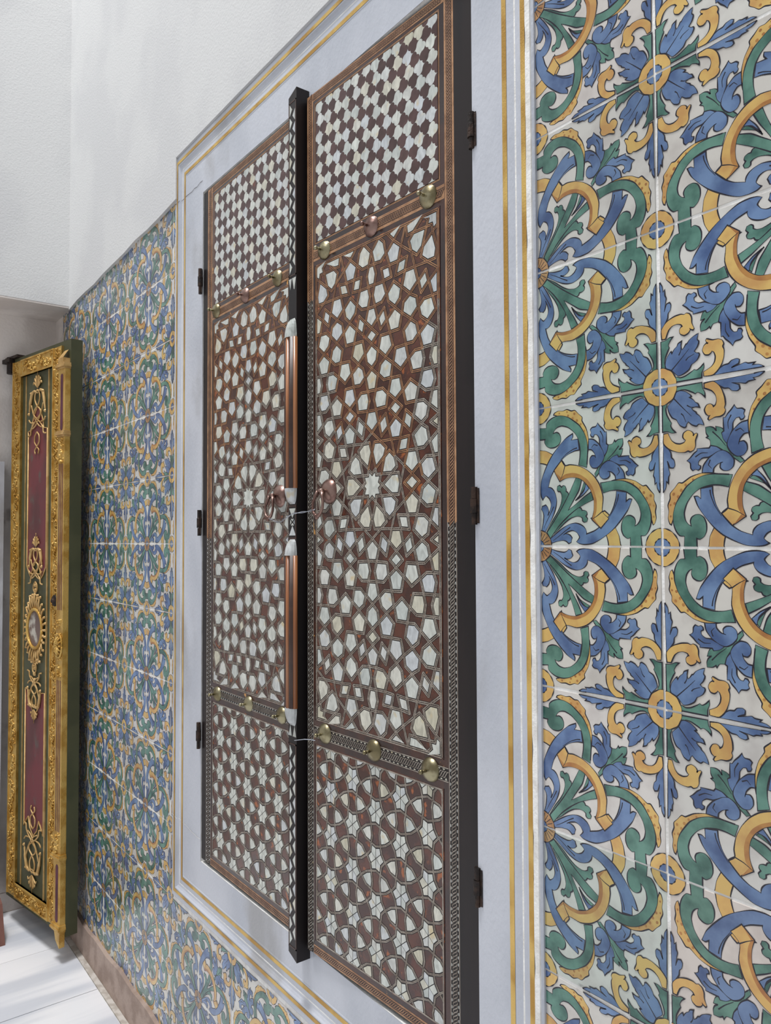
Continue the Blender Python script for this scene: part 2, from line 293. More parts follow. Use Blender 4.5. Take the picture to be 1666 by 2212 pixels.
for i in range(-14, 3):
    for j in range(-7, 6):
        x0, x1, z0, z1 = GX+i*TS, GX+(i+1)*TS, GZ+j*TS, GZ+(j+1)*TS
        if x0 > OX0+.02 and x0 < OX1-.1 and z1 > OZ0+.02: continue
        if x0 < OX1-.1 and (j > 4 or z0 > OZ1-.05): continue
        if z0 < OZ0-.001 and z1 > OZ0+.02 and x0 > OX0 and x0 < OX1-.1: continue
        left = i % 2 != 0; top = (j+1) % 2 == 0
        th = {(1, 1): 0, (0, 1): 90, (0, 0): 180, (1, 0): 270}[(int(left), int(top))]
        o = put('tile', R.choice(tms), walls[0] if (x0+x1)/2 < PX0 else walls[1] if (x0+x1)/2 > PX1 else walls[2], ((x0+x1)/2+R.uniform(-.0006, .0006), R.uniform(-.0004, -.0001), (z0+z1)/2+R.uniform(-.0006, .0006)))
        o.rotation_euler = (math.radians(R.uniform(-.2, .2)), math.radians(th+R.uniform(-.2, .2)), math.radians(R.uniform(-.2, .2)))
        if x0 < OX0 < x1 and z1 > OZ0 and z0 < OZ1:                       # tile cut along the surround's left edge
            bm = bmesh.new(); bm.from_mesh(o.data); m3 = Matrix.Rotation(math.radians(th), 3, 'Y').inverted()
            keep = m3 @ Vector((-1, 0, 0)); at = m3 @ Vector((OX0-.001-(x0+x1)/2, 0, 0))
            bmesh.ops.bisect_plane(bm, geom=bm.verts[:]+bm.edges[:]+bm.faces[:], plane_co=at, plane_no=-keep, clear_outer=True)
            me = bpy.data.meshes.new('tile'); bm.to_mesh(me); bm.free(); [me.materials.append(q) for q in o.data.materials]; o.data = me
        w = R.uniform(.86, 1.05); c = (w*R.uniform(.97, 1.01), w*R.uniform(.985, 1.01), w*R.uniform(.97, 1.03), 1)
        if (i, j) in ((-1, -3), (-1, 1), (-10, -6)) or R.random() < .07: c = teal
        if (i, j) == (0, -3): c = (.99, .93, .91, 1)
        o.color = c
jb = MB()
for k in range(80):
    za, zb = .12+k*.031, .12+(k+1)*.031; wa = .0015*math.sin(k*1.3)+.001*math.sin(k*3.1); wc = .0015*math.sin(k*1.3+1.3)+.001*math.sin(k*3.1+3.1)
    jb.poly([(OX1-.016+wa, -.0068, za), (OX1-.0055, -.0074, za), (OX1-.0055, -.0074, zb), (OX1-.016+wc, -.0068, zb)]); jb.poly([(OX1-.0055, -.0074, za), (OX1-.002+wa*.6, -.0006, za), (OX1-.002+wc*.6, -.0006, zb), (OX1-.0055, -.0074, zb)])
jb.build('grout_joint', grout, walls[1])
# plaster above the tiles and the surround
pb = MB()
def zt(x): return .985+(x+2.125)*.045+ZF
edge = [(-3.235+k*.111, zt(-3.235+k*.111)+R.uniform(-.004, .004)) for k in range(10)]
pl = edge+[(-2.114, .985+ZF), (-2.114, OZ1-.001), (-1.7, OZ1+.001), (-1.2, OZ1-.001), (-.74, OZ1), (-.74, 1.30+ZF), (.62, 1.30+ZF), (.62, 4.3), (-3.235, 4.3)]
pb.prism(pl, .0013, -.011)
pw = tag(pb.build('wall_right_plaster', plaster), kind='structure'); pw.name = 'wall_upper_right'
eb = MB(); eb.box(-3.48, -3.235, -3.6, 0, .945+ZF, 4.3)
tag(eb.build('wall_far', plaster), kind='structure')
rb = MB(); rb.box(-3.6, -3.48, -3.6, .09, 0, 2.75)
tag(rb.build('wall_recess', reveal), kind='structure')
rv = MB(); rv.box(-3.48, -3.362, .0006, .09, 0, .945+ZF)
tag(rv.build('wall_reveal', reveal), kind='structure')
sb = MB(); sb.box(-3.479, -3.236, -3.6, 0, .938+ZF, .9445+ZF)
tag(sb.build('ceiling_recess', reveal), kind='structure')
bb = MB()
n = 60
for k in range(n):                                          # worn top edge
    xa, xb = -3.36+k*3.98/n, -3.36+(k+1)*3.98/n; z = .106+.004*math.sin(k*1.7)+.003*math.sin(k*.61); z2 = .106+.004*math.sin((k+1)*1.7)+.003*math.sin((k+1)*.61)
    a = [(xa, -.014, 0), (xb, -.014, 0), (xb, -.012, z2), (xa, -.012, z)]; b = [(xa, -.012, z), (xb, -.012, z2), (xb, .0, z2+.003), (xa, .0, z+.003)]
    bb.poly(a); bb.poly(b)
tag(bb.build('baseboard_right', kerb), kind='structure')
fb = MB(); fb.box(-3.6, 1.0, -3.6, .09, -.06, -.004)
floor = tag(fb.build('floor', grout), kind='structure')
xs = [-3.478, -3.07, -2.703, -2.1, -1.5, -.9, -.3, .3, .98]
for a, b in zip(xs, xs[1:]):
    for y0, y1 in ((-.62, -.036), (-1.3, -.623), (-2.4, -1.303)):
        s = MB(); s.box(a+.0012, b-.0012, y0+.001, y1, -.004, R.uniform(-.0008, .0004)); s.build('floor_slab', floorm, floor)
s = MB(); s.box(-3.478, .98, -.0335, -.0145, -.004, .0005); s.build('floor_border', mk('border_stone', (206, 200, 192), (180, 172, 162), 30, rough=.6), floor)
tb = MB(); tb.prism([(-.62, 0), (-.05, 0), (-.05, .078), (-.62, .082)], 0, .10)
o = tb.build('threshold_step', kerb); o.rotation_euler = (0, 0, math.radians(90)); o.location = (-3.478, 0, 0); tag(o, kind='structure'); o.name = 'trim_1'
jm = MB(); jm.box(-3.479, -3.42, -.75, -.206, .13, 1.83)
tag(jm.build('trim_2', marble), kind='structure')
ft = MB(); ft.prism([(-3.36, 0), (-3.2, 0), (-3.215, .03), (-3.26, .13), (-3.36, .15)], -.224, -.40); o = ft.build('trim_3', redstone); tag(o, kind='structure')

# ------------------------------------------------------------------ marble surround with gilt lines
sur = root('marble_surround', ((OX0+OX1)/2, 0, OZ0), 0, 'pale grey veined marble surround with two gilt lines framing the inlaid cupboard doors', 'frame')
cx = (OX0+OX1)/2
def ring(d, y): return (OX0+d, OX1-d, OZ0+d, OZ1-d, y)
rings = [ring(0, .0007), ring(0, -.0042), ring(.003, -.0056), ring(.026, -.0062), ring(.028, -.0058), ring(.031, -.0030), ring(.036, -.0002), ring(.043, .0006), ring(.051, -.0006), ring(.055, -.0012), ring(.071, -.0012), ring(.073, -.0004), (PX0, PX1, PZ0, PZ1, 0.), (PX0, PX1, PZ0, PZ1, .0007)]
def sidepts(r, k):                                          # two end points of side k of a ring
    x0, x1, z0, z1, y = r
    c = [(x0, z0), (x1, z0), (x1, z1), (x0, z1)]; a, b = c[k], c[(k+1) % 4]
    return (a[0]-cx, y, a[1]-OZ0), (b[0]-cx, y, b[1]-OZ0)
for k, nm in enumerate(('sill', 'jamb', 'lintel', 'jamb')):
    mb = MB()
    for r0, r1 in zip(rings, rings[1:]):
        a, b = sidepts(r0, k); c, d = sidepts(r1, k); mb.poly([a, b, d, c])
    part = mb.build(nm, marble, sur)
    for d0, d1, y in ((.0155, .0245, -.0070), (.0585, .068, -.0018)):
        g = MB(); N_ = 40; w0, w1 = ring(d0, y), ring(d1, y)
        (a0, a1), (b0, b1) = sidepts(w0, k), sidepts(w1, k)
        L_ = lambda p, q, t: Vector(p)+(Vector(q)-Vector(p))*t
        for s_ in range(N_):
            t0, t1 = s_/N_, (s_+1)/N_
            q = [L_(a0, a1, t0), L_(a0, a1, t1), L_(b0, b1, t1), L_(b0, b1, t0)]
            g.poly(q)
        g.build('gilt_line', gline, part)

for z0, sl, m in ((.972+ZF, .03, iron), (-.775+ZF, -.10, grout)):
    mb = MB(); pts = [(OX0+.002+k*.0182, z0+sl*k*.0182+R.uniform(-.002, .002)) for k in range(11)]
    for a, b in zip(pts, pts[1:]): strip(mb, (a[0]-cx, a[1]-OZ0), (b[0]-cx, b[1]-OZ0), .0007, -.0068 if a[0] < OX0+.03 else -.0014, 0, .0003)
    mb.build('joint', m, sur)

# ------------------------------------------------------------------ inlaid cupboard doors
SN=[296,0,220,-65,274,-202,130,-203,107,-316,0,-225,571,-197,767,-202,819,0,724,-311,660,-504,504,-628,362,-519,426,-682,259,-813,67,-820,0,-631,910,-317,1123,-154,909,0,1321,0,1328,-314,1247,-579,1005,-577,1542,0,1771,-166,1682,-427,1494,-438,1388,-111,1825,-442,1586,-693,1825,-871,736,-565,1441,-584,1533,-924,1373,-1015,1146,-842,810,-817,1060,-836,560,-817,487,-1059,886,-1074,690,-1226,280,-897,410,-1321,205,-1166,0,-998,123,-1418,1093,-903,1163,-1169,962,-1313,874,-1377,680,-1525,492,-1384,1525,-1114,1580,-1315,1440,-1423,1246,-1428,1595,-1019,1825,-1143,1661,-1578,1825,-1583,968,-1419,1323,-1691,1098,-1842,891,-1675,476,-1672,428,-1431,327,-1799,116,-1793,62,-1607,822,-1945,558,-1949,352,-1941,192,-2071,620,-2215,407,-2360,256,-2260,0,-2216,154,-2336,193,-2532,0,-2684,624,-2534,536,-2792,267,-2793,187,-2837,0,-2983,835,-2052,1049,-2221,980,-2489,687,-2479,1137,-1960,1410,-1955,1461,-2146,1413,-2335,1219,-2337,1483,-1580,1738,-1742,1680,-1958,1825,-1954,1610,-2137,1670,-2338,1825,-2343,1172,-2485,1324,-2607,1267,-2812,1109,-2915,911,-2750,1772,-2622,1548,-2772,804,-2798,878,-3070,679,-3230,452,-3048,1314,-3084,1276,-3279,1092,-3375,913,-3264,1769,-2943,1678,-3205,1462,-3200,1369,-2897,1825,-3209,267,-2903,379,-3302,185,-3133,103,-3384,307,-3404,448,-3531,354,-3790,93,-3791,35,-3596,825,-3351,874,-3546,650,-3719,492,-3371,1315,-3548,1226,-3829,962,-3824,1385,-3310,1585,-3479,1514,-3703,1825,-3642,691,-3798,1553,-3824,1757,-3827,1385,-3950,594,-3808,529,-4043,295,-4040,785,-4045,1031,-4073,143,-3996,76,-4191,280,-4175,436,-4293,378,-4530,226,-4660,0,-4444,858,-4316,651,-4471,448,-4660,1135,-4118,1282,-4012,1064,-4327,875,-4660,982,-4660,1434,-4127,1538,-4444,1194,-4450,1795,-4003,1694,-4320,1825,-4399,1020,-4440,1665,-4441,1458,-4660,1575,-4561,-123,-1418,-116,-1793,-103,-3384,-93,-3791,-76,-4191,220,65,274,202,130,203,107,316,0,225,571,197,767,202,724,311,660,504,504,628,362,519,426,682,259,813,67,820,0,631,910,317,1123,154,1328,314,1247,579,1005,577,1771,166,1682,427,1494,438,1388,111,1825,442,1586,693,1825,871,736,565,1441,584,1533,924,1373,1015,1146,842,810,817,1060,836,560,817,487,1059,886,1074,690,1226,280,897,410,1321,205,1166,0,998,123,1418,1093,903,1163,1169,962,1313,874,1377,680,1525,492,1384,1525,1114,1580,1315,1440,1423,1246,1428,1595,1019,1825,1143,1661,1578,1825,1583,968,1419,1323,1691,1098,1842,891,1675,476,1672,428,1431,327,1799,116,1793,62,1607,822,1945,558,1949,352,1941,192,2071,620,2215,407,2360,256,2260,0,2216,154,2336,193,2532,0,2684,624,2534,536,2792,267,2793,187,2837,0,2983,835,2052,1049,2221,980,2489,687,2479,1137,1960,1410,1955,1461,2146,1413,2335,1219,2337,1483,1580,1738,1742,1680,1958,1825,1954,1610,2137,1670,2338,1825,2343,1172,2485,1324,2607,1267,2812,1109,2915,911,2750,1772,2622,1548,2772,804,2798,878,3070,679,3230,452,3048,1314,3084,1276,3279,1092,3375,913,3264,1769,2943,1678,3205,1462,3200,1369,2897,1825,3209,267,2903,379,3302,185,3133,103,3384,307,3404,448,3531,354,3790,93,3791,35,3596,825,3351,874,3546,650,3719,492,3371,1315,3548,1226,3829,962,3824,1385,3310,1585,3479,1514,3703,1825,3642,691,3798,1553,3824,1757,3827,1385,3950,594,3808,529,4043,295,4040,785,4045,1031,4073,143,3996,76,4191,280,4175,436,4293,378,4530,226,4660,0,4444,858,4316,651,4471,448,4660,1135,4118,1282,4012,1064,4327,875,4660,982,4660,1434,4127,1538,4444,1194,4450,1795,4003,1694,4320,1825,4399,1020,4440,1665,4441,1458,4660,1575,4561,-123,1418,-116,1793,-103,3384,-93,3791,-76,4191,-296,0,-220,-65,-274,-202,-130,-203,-107,-316,-571,-197,-767,-202,-819,0,-724,-311,-660,-504,-504,-628,-362,-519,-426,-682,-259,-813,-67,-820,-910,-317,-1123,-154,-909,0,-1321,0,-1328,-314,-1247,-579,-1005,-577,-1542,0,-1771,-166,-1682,-427,-1494,-438,-1388,-111,-1825,-442,-1586,-693,-1825,-871,-736,-565,-1441,-584,-1533,-924,-1373,-1015,-1146,-842,-810,-817,-1060,-836,-560,-817,-487,-1059,-886,-1074,-690,-1226,-280,-897,-410,-1321,-205,-1166,-1093,-903,-1163,-1169,-962,-1313,-874,-1377,-680,-1525,-492,-1384,-1525,-1114,-1580,-1315,-1440,-1423,-1246,-1428,-1595,-1019,-1825,-1143,-1661,-1578,-1825,-1583,-968,-1419,-1323,-1691,-1098,-1842,-891,-1675,-476,-1672,-428,-1431,-327,-1799,-62,-1607,-822,-1945,-558,-1949,-352,-1941,-192,-2071,-620,-2215,-407,-2360,-256,-2260,-154,-2336,-193,-2532,-624,-2534,-536,-2792,-267,-2793,-187,-2837,-835,-2052,-1049,-2221,-980,-2489,-687,-2479,-1137,-1960,-1410,-1955,-1461,-2146,-1413,-2335,-1219,-2337,-1483,-1580,-1738,-1742,-1680,-1958,-1825,-1954,-1610,-2137,-1670,-2338,-1825,-2343,-1172,-2485,-1324,-2607,-1267,-2812,-1109,-2915,-911,-2750,-1772,-2622,-1548,-2772,-804,-2798,-878,-3070,-679,-3230,-452,-3048,-1314,-3084,-1276,-3279,-1092,-3375,-913,-3264,-1769,-2943,-1678,-3205,-1462,-3200,-1369,-2897,-1825,-3209,-267,-2903,-379,-3302,-185,-3133,-307,-3404,-448,-3531,-354,-3790,-35,-3596,-825,-3351,-874,-3546,-650,-3719,-492,-3371,-1315,-3548,-1226,-3829,-962,-3824,-1385,-3310,-1585,-3479,-1514,-3703,-1825,-3642,-691,-3798,-1553,-3824,-1757,-3827,-1385,-3950,-594,-3808,-529,-4043,-295,-4040,-785,-4045,-1031,-4073,-143,-3996,-280,-4175,-436,-4293,-378,-4530,-226,-4660,-858,-4316,-651,-4471,-448,-4660,-1135,-4118,-1282,-4012,-1064,-4327,-875,-4660,-982,-4660,-1434,-4127,-1538,-4444,-1194,-4450,-1795,-4003,-1694,-4320,-1825,-4399,-1020,-4440,-1665,-4441,-1458,-4660,-1575,-4561,-220,65,-274,202,-130,203,-107,316,-571,197,-767,202,-724,311,-660,504,-504,628,-362,519,-426,682,-259,813,-67,820,-910,317,-1123,154,-1328,314,-1247,579,-1005,577,-1771,166,-1682,427,-1494,438,-1388,111,-1825,442,-1586,693,-1825,871,-736,565,-1441,584,-1533,924,-1373,1015,-1146,842,-810,817,-1060,836,-560,817,-487,1059,-886,1074,-690,1226,-280,897,-410,1321,-205,1166,-1093,903,-1163,1169,-962,1313,-874,1377,-680,1525,-492,1384,-1525,1114,-1580,1315,-1440,1423,-1246,1428,-1595,1019,-1825,1143,-1661,1578,-1825,1583,-968,1419,-1323,1691,-1098,1842,-891,1675,-476,1672,-428,1431,-327,1799,-62,1607,-822,1945,-558,1949,-352,1941,-192,2071,-620,2215,-407,2360,-256,2260,-154,2336,-193,2532,-624,2534,-536,2792,-267,2793,-187,2837,-835,2052,-1049,2221,-980,2489,-687,2479,-1137,1960,-1410,1955,-1461,2146,-1413,2335,-1219,2337,-1483,1580,-1738,1742,-1680,1958,-1825,1954,-1610,2137,-1670,2338,-1825,2343,-1172,2485,-1324,2607,-1267,2812,-1109,2915,-911,2750,-1772,2622,-1548,2772,-804,2798,-878,3070,-679,3230,-452,3048,-1314,3084,-1276,3279,-1092,3375,-913,3264,-1769,2943,-1678,3205,-1462,3200,-1369,2897,-1825,3209,-267,2903,-379,3302,-185,3133,-307,3404,-448,3531,-354,3790,-35,3596,-825,3351,-874,3546,-650,3719,-492,3371,-1315,3548,-1226,3829,-962,3824,-1385,3310,-1585,3479,-1514,3703,-1825,3642,-691,3798,-1553,3824,-1757,3827,-1385,3950,-594,3808,-529,4043,-295,4040,-785,4045,-1031,4073,-143,3996,-280,4175,-436,4293,-378,4530,-226,4660,-858,4316,-651,4471,-448,4660,-1135,4118,-1282,4012,-1064,4327,-875,4660,-982,4660,-1434,4127,-1538,4444,-1194,4450,-1795,4003,-1694,4320,-1825,4399,-1020,4440,-1665,4441,-1458,4660,-1575,4561,1825,4660,1825,-4660,-1825,4660,-1825,-4660]
SE=[0,1,0,6,0,182,0,187,1,2,2,3,2,6,2,12,3,4,4,5,4,12,4,16,5,363,6,7,6,9,7,8,8,17,8,188,8,197,9,10,10,11,10,17,10,39,11,12,12,13,13,14,14,15,14,39,14,46,15,16,16,363,16,373,17,18,17,23,18,19,18,20,18,21,19,198,20,198,21,22,21,27,21,28,22,23,22,33,22,36,23,32,23,38,24,25,24,28,24,202,24,205,25,26,26,27,26,29,26,30,30,31,30,33,30,34,31,58,32,37,34,35,35,36,35,49,35,54,37,38,37,39,37,41,39,40,40,42,40,43,40,44,41,42,41,48,41,50,42,51,42,53,43,45,44,45,45,46,45,47,46,372,46,402,47,67,47,70,47,177,48,49,49,50,49,57,51,52,52,53,52,65,52,66,54,55,55,56,55,59,55,60,56,57,57,62,57,63,58,59,60,61,60,96,60,97,62,65,63,64,63,92,63,96,64,65,65,71,66,67,66,68,66,72,68,69,69,70,69,74,69,178,71,72,72,73,72,75,73,74,74,77,74,78,75,76,75,87,75,90,76,77,76,80,76,82,78,79,78,428,78,432,79,80,80,81,80,84,81,85,81,433,81,437,82,83,83,84,83,110,83,113,85,86,86,125,86,437,86,476,87,88,88,89,88,91,88,95,89,90,89,103,89,107,91,92,92,93,92,98,93,94,94,95,94,101,94,104,97,98,98,99,98,100,100,101,101,102,101,108,103,104,104,105,104,109,105,106,106,107,106,111,106,114,108,109,109,118,109,121,110,111,111,112,111,117,112,113,112,132,112,135,113,123,113,124,114,115,114,120,114,121,115,116,116,117,116,133,116,136,118,119,119,120,119,122,119,140,123,125,124,125,125,126,126,127,126,131,126,179,127,128,128,129,128,134,128,135,129,130,129,147,129,149,130,131,130,152,130,180,132,133,133,134,133,138,136,137,136,139,136,141,137,138,137,144,137,162,138,143,138,151,139,140,140,141,140,142,142,144,143,150,144,145,144,146,145,170,146,167,147,148,148,149,148,150,148,155,150,151,150,159,152,153,153,154,153,158,153,181,154,155,155,156,155,160,156,157,157,158,158,181,158,505,159,160,159,162,159,166,160,161,160,165,162,163,162,164,163,167,164,169,166,173,167,168,167,171,168,169,168,174,168,176,169,173,169,175,170,171,171,172,171,174,175,176,177,402,177,422,177,424,178,423,178,424,178,428,179,476,179,477,179,480,180,479,180,480,180,501,181,501,181,502,182,183,183,184,183,187,183,192,184,185,185,186,185,192,185,196,186,527,187,188,187,189,189,190,190,191,190,197,190,216,191,192,192,193,193,194,194,195,194,216,194,223,195,196,196,527,196,536,197,198,197,201,198,199,199,200,199,204,199,205,200,201,200,210,200,213,201,209,201,215,202,203,203,204,203,206,203,207,207,208,207,210,207,211,208,235,209,214,211,212,212,213,212,226,212,231,214,215,214,216,214,218,216,217,217,219,217,220,217,221,218,219,218,225,218,227,219,228,219,230,220,222,221,222,222,223,222,224,223,535,223,562,224,244,224,247,224,354,225,226,226,227,226,234,228,229,229,230,229,242,229,243,231,232,232,233,232,236,232,237,233,234,234,239,234,240,235,236,237,238,237,273,237,274,239,242,240,241,240,269,240,273,241,242,242,248,243,244,243,245,243,249,245,246,246,247,246,251,246,355,248,249,249,250,249,252,250,251,251,254,251,255,252,253,252,264,252,267,253,254,253,257,253,259,255,256,255,588,255,592,256,257,257,258,257,261,258,262,258,593,258,597,259,260,260,261,260,287,260,290,262,263,263,302,263,597,263,636,264,265,265,266,265,268,265,272,266,267,266,280,266,284,268,269,269,270,269,275,270,271,271,272,271,278,271,281,274,275,275,276,275,277,277,278,278,279,278,285,280,281,281,282,281,286,282,283,283,284,283,288,283,291,285,286,286,295,286,298,287,288,288,289,288,294,289,290,289,309,289,312,290,300,290,301,291,292,291,297,291,298,292,293,293,294,293,310,293,313,295,296,296,297,296,299,296,317,300,302,301,302,302,303,303,304,303,308,303,356,304,305,305,306,305,311,305,312,306,307,306,324,306,326,307,308,307,329,307,357,309,310,310,311,310,315,313,314,313,316,313,318,314,315,314,321,314,339,315,320,315,328,316,317,317,318,317,319,319,321,320,327,321,322,321,323,322,347,323,344,324,325,325,326,325,327,325,332,327,328,327,336,329,330,330,331,330,335,330,358,331,332,332,333,332,337,333,334,334,335,335,358,335,665,336,337,336,339,336,343,337,338,337,342,339,340,339,341,340,344,341,346,343,350,344,345,344,348,345,346,345,351,345,353,346,350,346,352,347,348,348,349,348,351,352,353,354,562,354,582,354,584,355,583,355,584,355,588,356,636,356,637,356,640,357,639,357,640,357,661,358,661,358,662,359,360,359,364,359,524,359,528,360,361,361,362,361,364,361,370,362,363,363,370,364,365,364,367,365,366,366,374,366,529,366,537,367,368,368,369,368,374,368,396,369,370,370,371,371,372,372,373,372,396,374,375,374,380,375,376,375,377,375,378,376,538,377,538,378,379,378,384,378,385,379,380,379,390,379,393,380,389,380,395,381,382,381,385,381,542,381,545,382,383,383,384,383,386,383,387,387,388,387,390,387,391,388,413,389,394,391,392,392,393,392,404,392,409,394,395,394,396,394,398,396,397,397,399,397,400,397,401,398,399,398,403,398,405,399,406,399,408,400,402,401,402,403,404,404,405,404,412,406,407,407,408,407,420,407,421,409,410,410,411,410,414,410,415,411,412,412,417,412,418,413,414,415,416,415,447,415,448,417,420,418,419,418,443,418,447,419,420,420,425,421,422,421,423,421,426,425,426,426,427,426,429,427,428,428,431,429,430,429,438,429,441,430,431,430,433,430,434,432,433,433,436,434,435,435,436,435,461,435,464,438,439,439,440,439,442,439,446,440,441,440,454,440,458,442,443,443,444,443,449,444,445,445,446,445,452,445,455,448,449,449,450,449,451,451,452,452,453,452,459,454,455,455,456,455,460,456,457,457,458,457,462,457,465,459,460,460,469,460,472,461,462,462,463,462,468,463,464,463,481,463,484,464,474,464,475,465,466,465,471,465,472,466,467,467,468,467,482,467,485,469,470,470,471,470,473,470,489,474,476,475,476,477,478,478,479,478,483,478,484,479,496,479,498,481,482,482,483,482,487,485,486,485,488,485,490,486,487,486,493,486,509,487,492,487,500,488,489,489,490,489,491,491,493,492,499,493,494,493,495,494,517,495,514,496,497,497,498,497,499,497,503,499,500,499,506,502,503,503,504,503,507,504,505,506,507,506,509,506,513,507,508,507,512,509,510,509,511,510,514,511,516,513,520,514,515,514,518,515,516,515,521,515,523,516,520,516,522,517,518,518,519,518,521,522,523,524,525,525,526,525,528,525,533,526,527,527,533,528,529,528,530,530,531,531,532,531,537,531,556,532,533,533,534,534,535,535,536,535,556,537,538,537,541,538,539,539,540,539,544,539,545,540,541,540,550,540,553,541,549,541,555,542,543,543,544,543,546,543,547,547,548,547,550,547,551,548,573,549,554,551,552,552,553,552,564,552,569,554,555,554,556,554,558,556,557,557,559,557,560,557,561,558,559,558,563,558,565,559,566,559,568,560,562,561,562,563,564,564,565,564,572,566,567,567,568,567,580,567,581,569,570,570,571,570,574,570,575,571,572,572,577,572,578,573,574,575,576,575,607,575,608,577,580,578,579,578,603,578,607,579,580,580,585,581,582,581,583,581,586,585,586,586,587,586,589,587,588,588,591,589,590,589,598,589,601,590,591,590,593,590,594,592,593,593,596,594,595,595,596,595,621,595,624,598,599,599,600,599,602,599,606,600,601,600,614,600,618,602,603,603,604,603,609,604,605,605,606,605,612,605,615,608,609,609,610,609,611,611,612,612,613,612,619,614,615,615,616,615,620,616,617,617,618,617,622,617,625,619,620,620,629,620,632,621,622,622,623,622,628,623,624,623,641,623,644,624,634,624,635,625,626,625,631,625,632,626,627,627,628,627,642,627,645,629,630,630,631,630,633,630,649,634,636,635,636,637,638,638,639,638,643,638,644,639,656,639,658,641,642,642,643,642,647,645,646,645,648,645,650,646,647,646,653,646,669,647,652,647,660,648,649,649,650,649,651,651,653,652,659,653,654,653,655,654,677,655,674,656,657,657,658,657,659,657,663,659,660,659,666,662,663,663,664,663,667,664,665,666,667,666,669,666,673,667,668,667,672,669,670,669,671,670,674,671,676,673,680,674,675,674,678,675,676,675,681,675,683,676,680,676,682,677,678,678,679,678,681,682,683]
SF=[[444,445,446,439,442,443],[445,452,459,460,455],[26,30,31,29],[26,25,24,28,21,27],[30,33,22,36,35,34],[509,510,514,515,516,511],[557,560,562,561],[557,559,558,554,556],[335,330,331,332,333,334],[335,665,664,663,662,358],[358,661,357,307,329,330],[159,150,148,155,160],[160,161,165],[398,399,397,396,394],[398,403,404,405],[199,205,24,202,203,204],[199,200,201,197,198],[223,222,224,354,562],[218,225,226,227],[218,219,217,216,214],[477,478,479,180,480,179],[478,484,463,481,482,483],[100,101,102,99,98],[101,94,104,109,108],[291,298,286,295,296,297],[291,292,293,294,288,283],[148,147,129,149],[150,151,138,143],[132,112,135,128,134,133],[133,138,137,136,116],[590,589,586,587,588,591],[590,593,596,595,594],[593,592,255,256,257,258],[569,552,564,572,571,570],[570,575,576,574],[299,319,317,296],[192,183,187,189,190,191],[192,193,194,195,196,185],[399,406,407,408],[41,50,49,48],[41,37,39,40,42],[42,53,52,51],[410,411,412,404,392,409],[410,414,416,415],[415,448,449,443,418,447],[73,74,77,76,75,72],[74,69,178,428,78],[449,450,453,452,451],[186,527,526,525,524,359,360,361,362,363,5,4,3,2,1,0,182,183,184,185],[527,196,536,535,534,533],[355,246,251,255,588],[355,583,581,582,354,584],[14,13,12,4,16,15],[226,212,231,232,233,234],[623,622,621,595,624],[623,644,638,643,642,641],[106,111,117,116,115,114],[106,105,104,103,89,107],[114,120,119,118,109,121],[317,318,313,316],[627,626,625,617,622,628],[627,642,647,646,645],[214,209,201,215],[352,353,345,351,348,349,684],[352,343,350,346],[16,363,370,371,372,373],[487,500,499,492],[487,482,467,485,486],[465,466,467,468,462,457],[465,472,460,469,470,471],[18,17,23,22,21],[18,20,198,19],[88,95,94,93,92,91],[88,87,75,90,89],[158,157,156,155,154,153],[158,181,502,503,504,505],[181,153,152,130,180,501],[387,391,392,393,379,390],[387,383,386,388],[306,324,325,326],[306,307,308,303,304,305],[200,210,207,211,212,213],[368,369,370,361,364,367],[609,608,575,607,578,603],[609,611,612,613,610],[49,57,56,55,54,35],[80,84,83,82,76],[80,79,78,432,433,81],[81,437,86,85],[259,260,261,257,253],[260,287,288,289,290],[178,424,177,422,421,423],[620,619,612,605,615],[620,632,625,631,630,629],[339,340,344,345,346,341],[140,142,122,119],[140,139,136,141],[113,112,111,110,83],[113,123,125,124],[46,402,177,47,45],[383,384,378,385,381,382],[232,236,238,237],[203,206,208,207],[313,314,315,310,293],[475,476,474,464],[476,179,126,125,86],[479,496,497,498],[325,327,336,337,332],[491,489,470,473],[493,494,517,518,514,495],[224,244,243,245,246,247],[564,563,558,565],[572,577,580,579,578],[23,32,37,38],[234,240,241,242,239],[265,268,269,270,271,272],[265,266,267,252,264],[266,280,281,282,283,284],[394,389,380,395],[516,522,513,520],[522,523,515,521,518,519,687],[55,60,61,59],[128,127,126,131,130,129],[559,568,567,566],[47,70,69,68,66,67],[208,236,235],[439,440,441,429,438],[31,58,59],[649,648,645,650],[649,651,633,630],[290,301,302,300],[542,381,545,539,544,543],[543,547,548,546],[10,9,6,2,12,11],[602,599,606,605,604,603],[240,273,237,274,275,269],[364,359,528,529,366,365],[635,624,634,636],[636,263,302,303,356],[217,221,222,220],[667,666,659,657,663],[667,668,672],[508,507,512],[675,674,670,669,671,676],[675,683,682,686,679,678,681],[187,0,6,7,8,188],[457,458,440,454,455,456],[60,96,63,92,98,97],[279,278,277,275,276],[657,656,639,658],[659,660,647,652],[40,43,45,44],[320,315,328,327],[678,677,654,653,655,674],[464,435,461,462,463],[162,164,169,168,167,163],[305,312,289,309,310,311],[552,551,547,550,540,553],[615,614,600,618,617,616],[497,499,506,507,503],[676,680,673,682],[263,597,258,262],[485,488,489,490],[567,581,586,585,580],[549,554,555,541],[379,380,374,375,378],[600,599,598,589,601],[253,254,251,250,249,252],[172,171,174,168,176,175,685],[541,540,539,538,537],[388,414,413],[430,434,435,436,433],[430,431,428,427,426,429],[412,418,419,420,417],[426,421,407,420,425],[528,525,533,532,531,530],[169,173,166,175],[249,243,229,242,248],[144,146,167,171,170,145],[72,71,65,52,66],[375,376,538,377],[348,344,323,321,322,347],[637,356,640,357,639,638],[57,62,65,64,63],[400,397,401,402],[219,228,229,230],[281,271,278,285,286],[337,342,338],[548,573,574]]

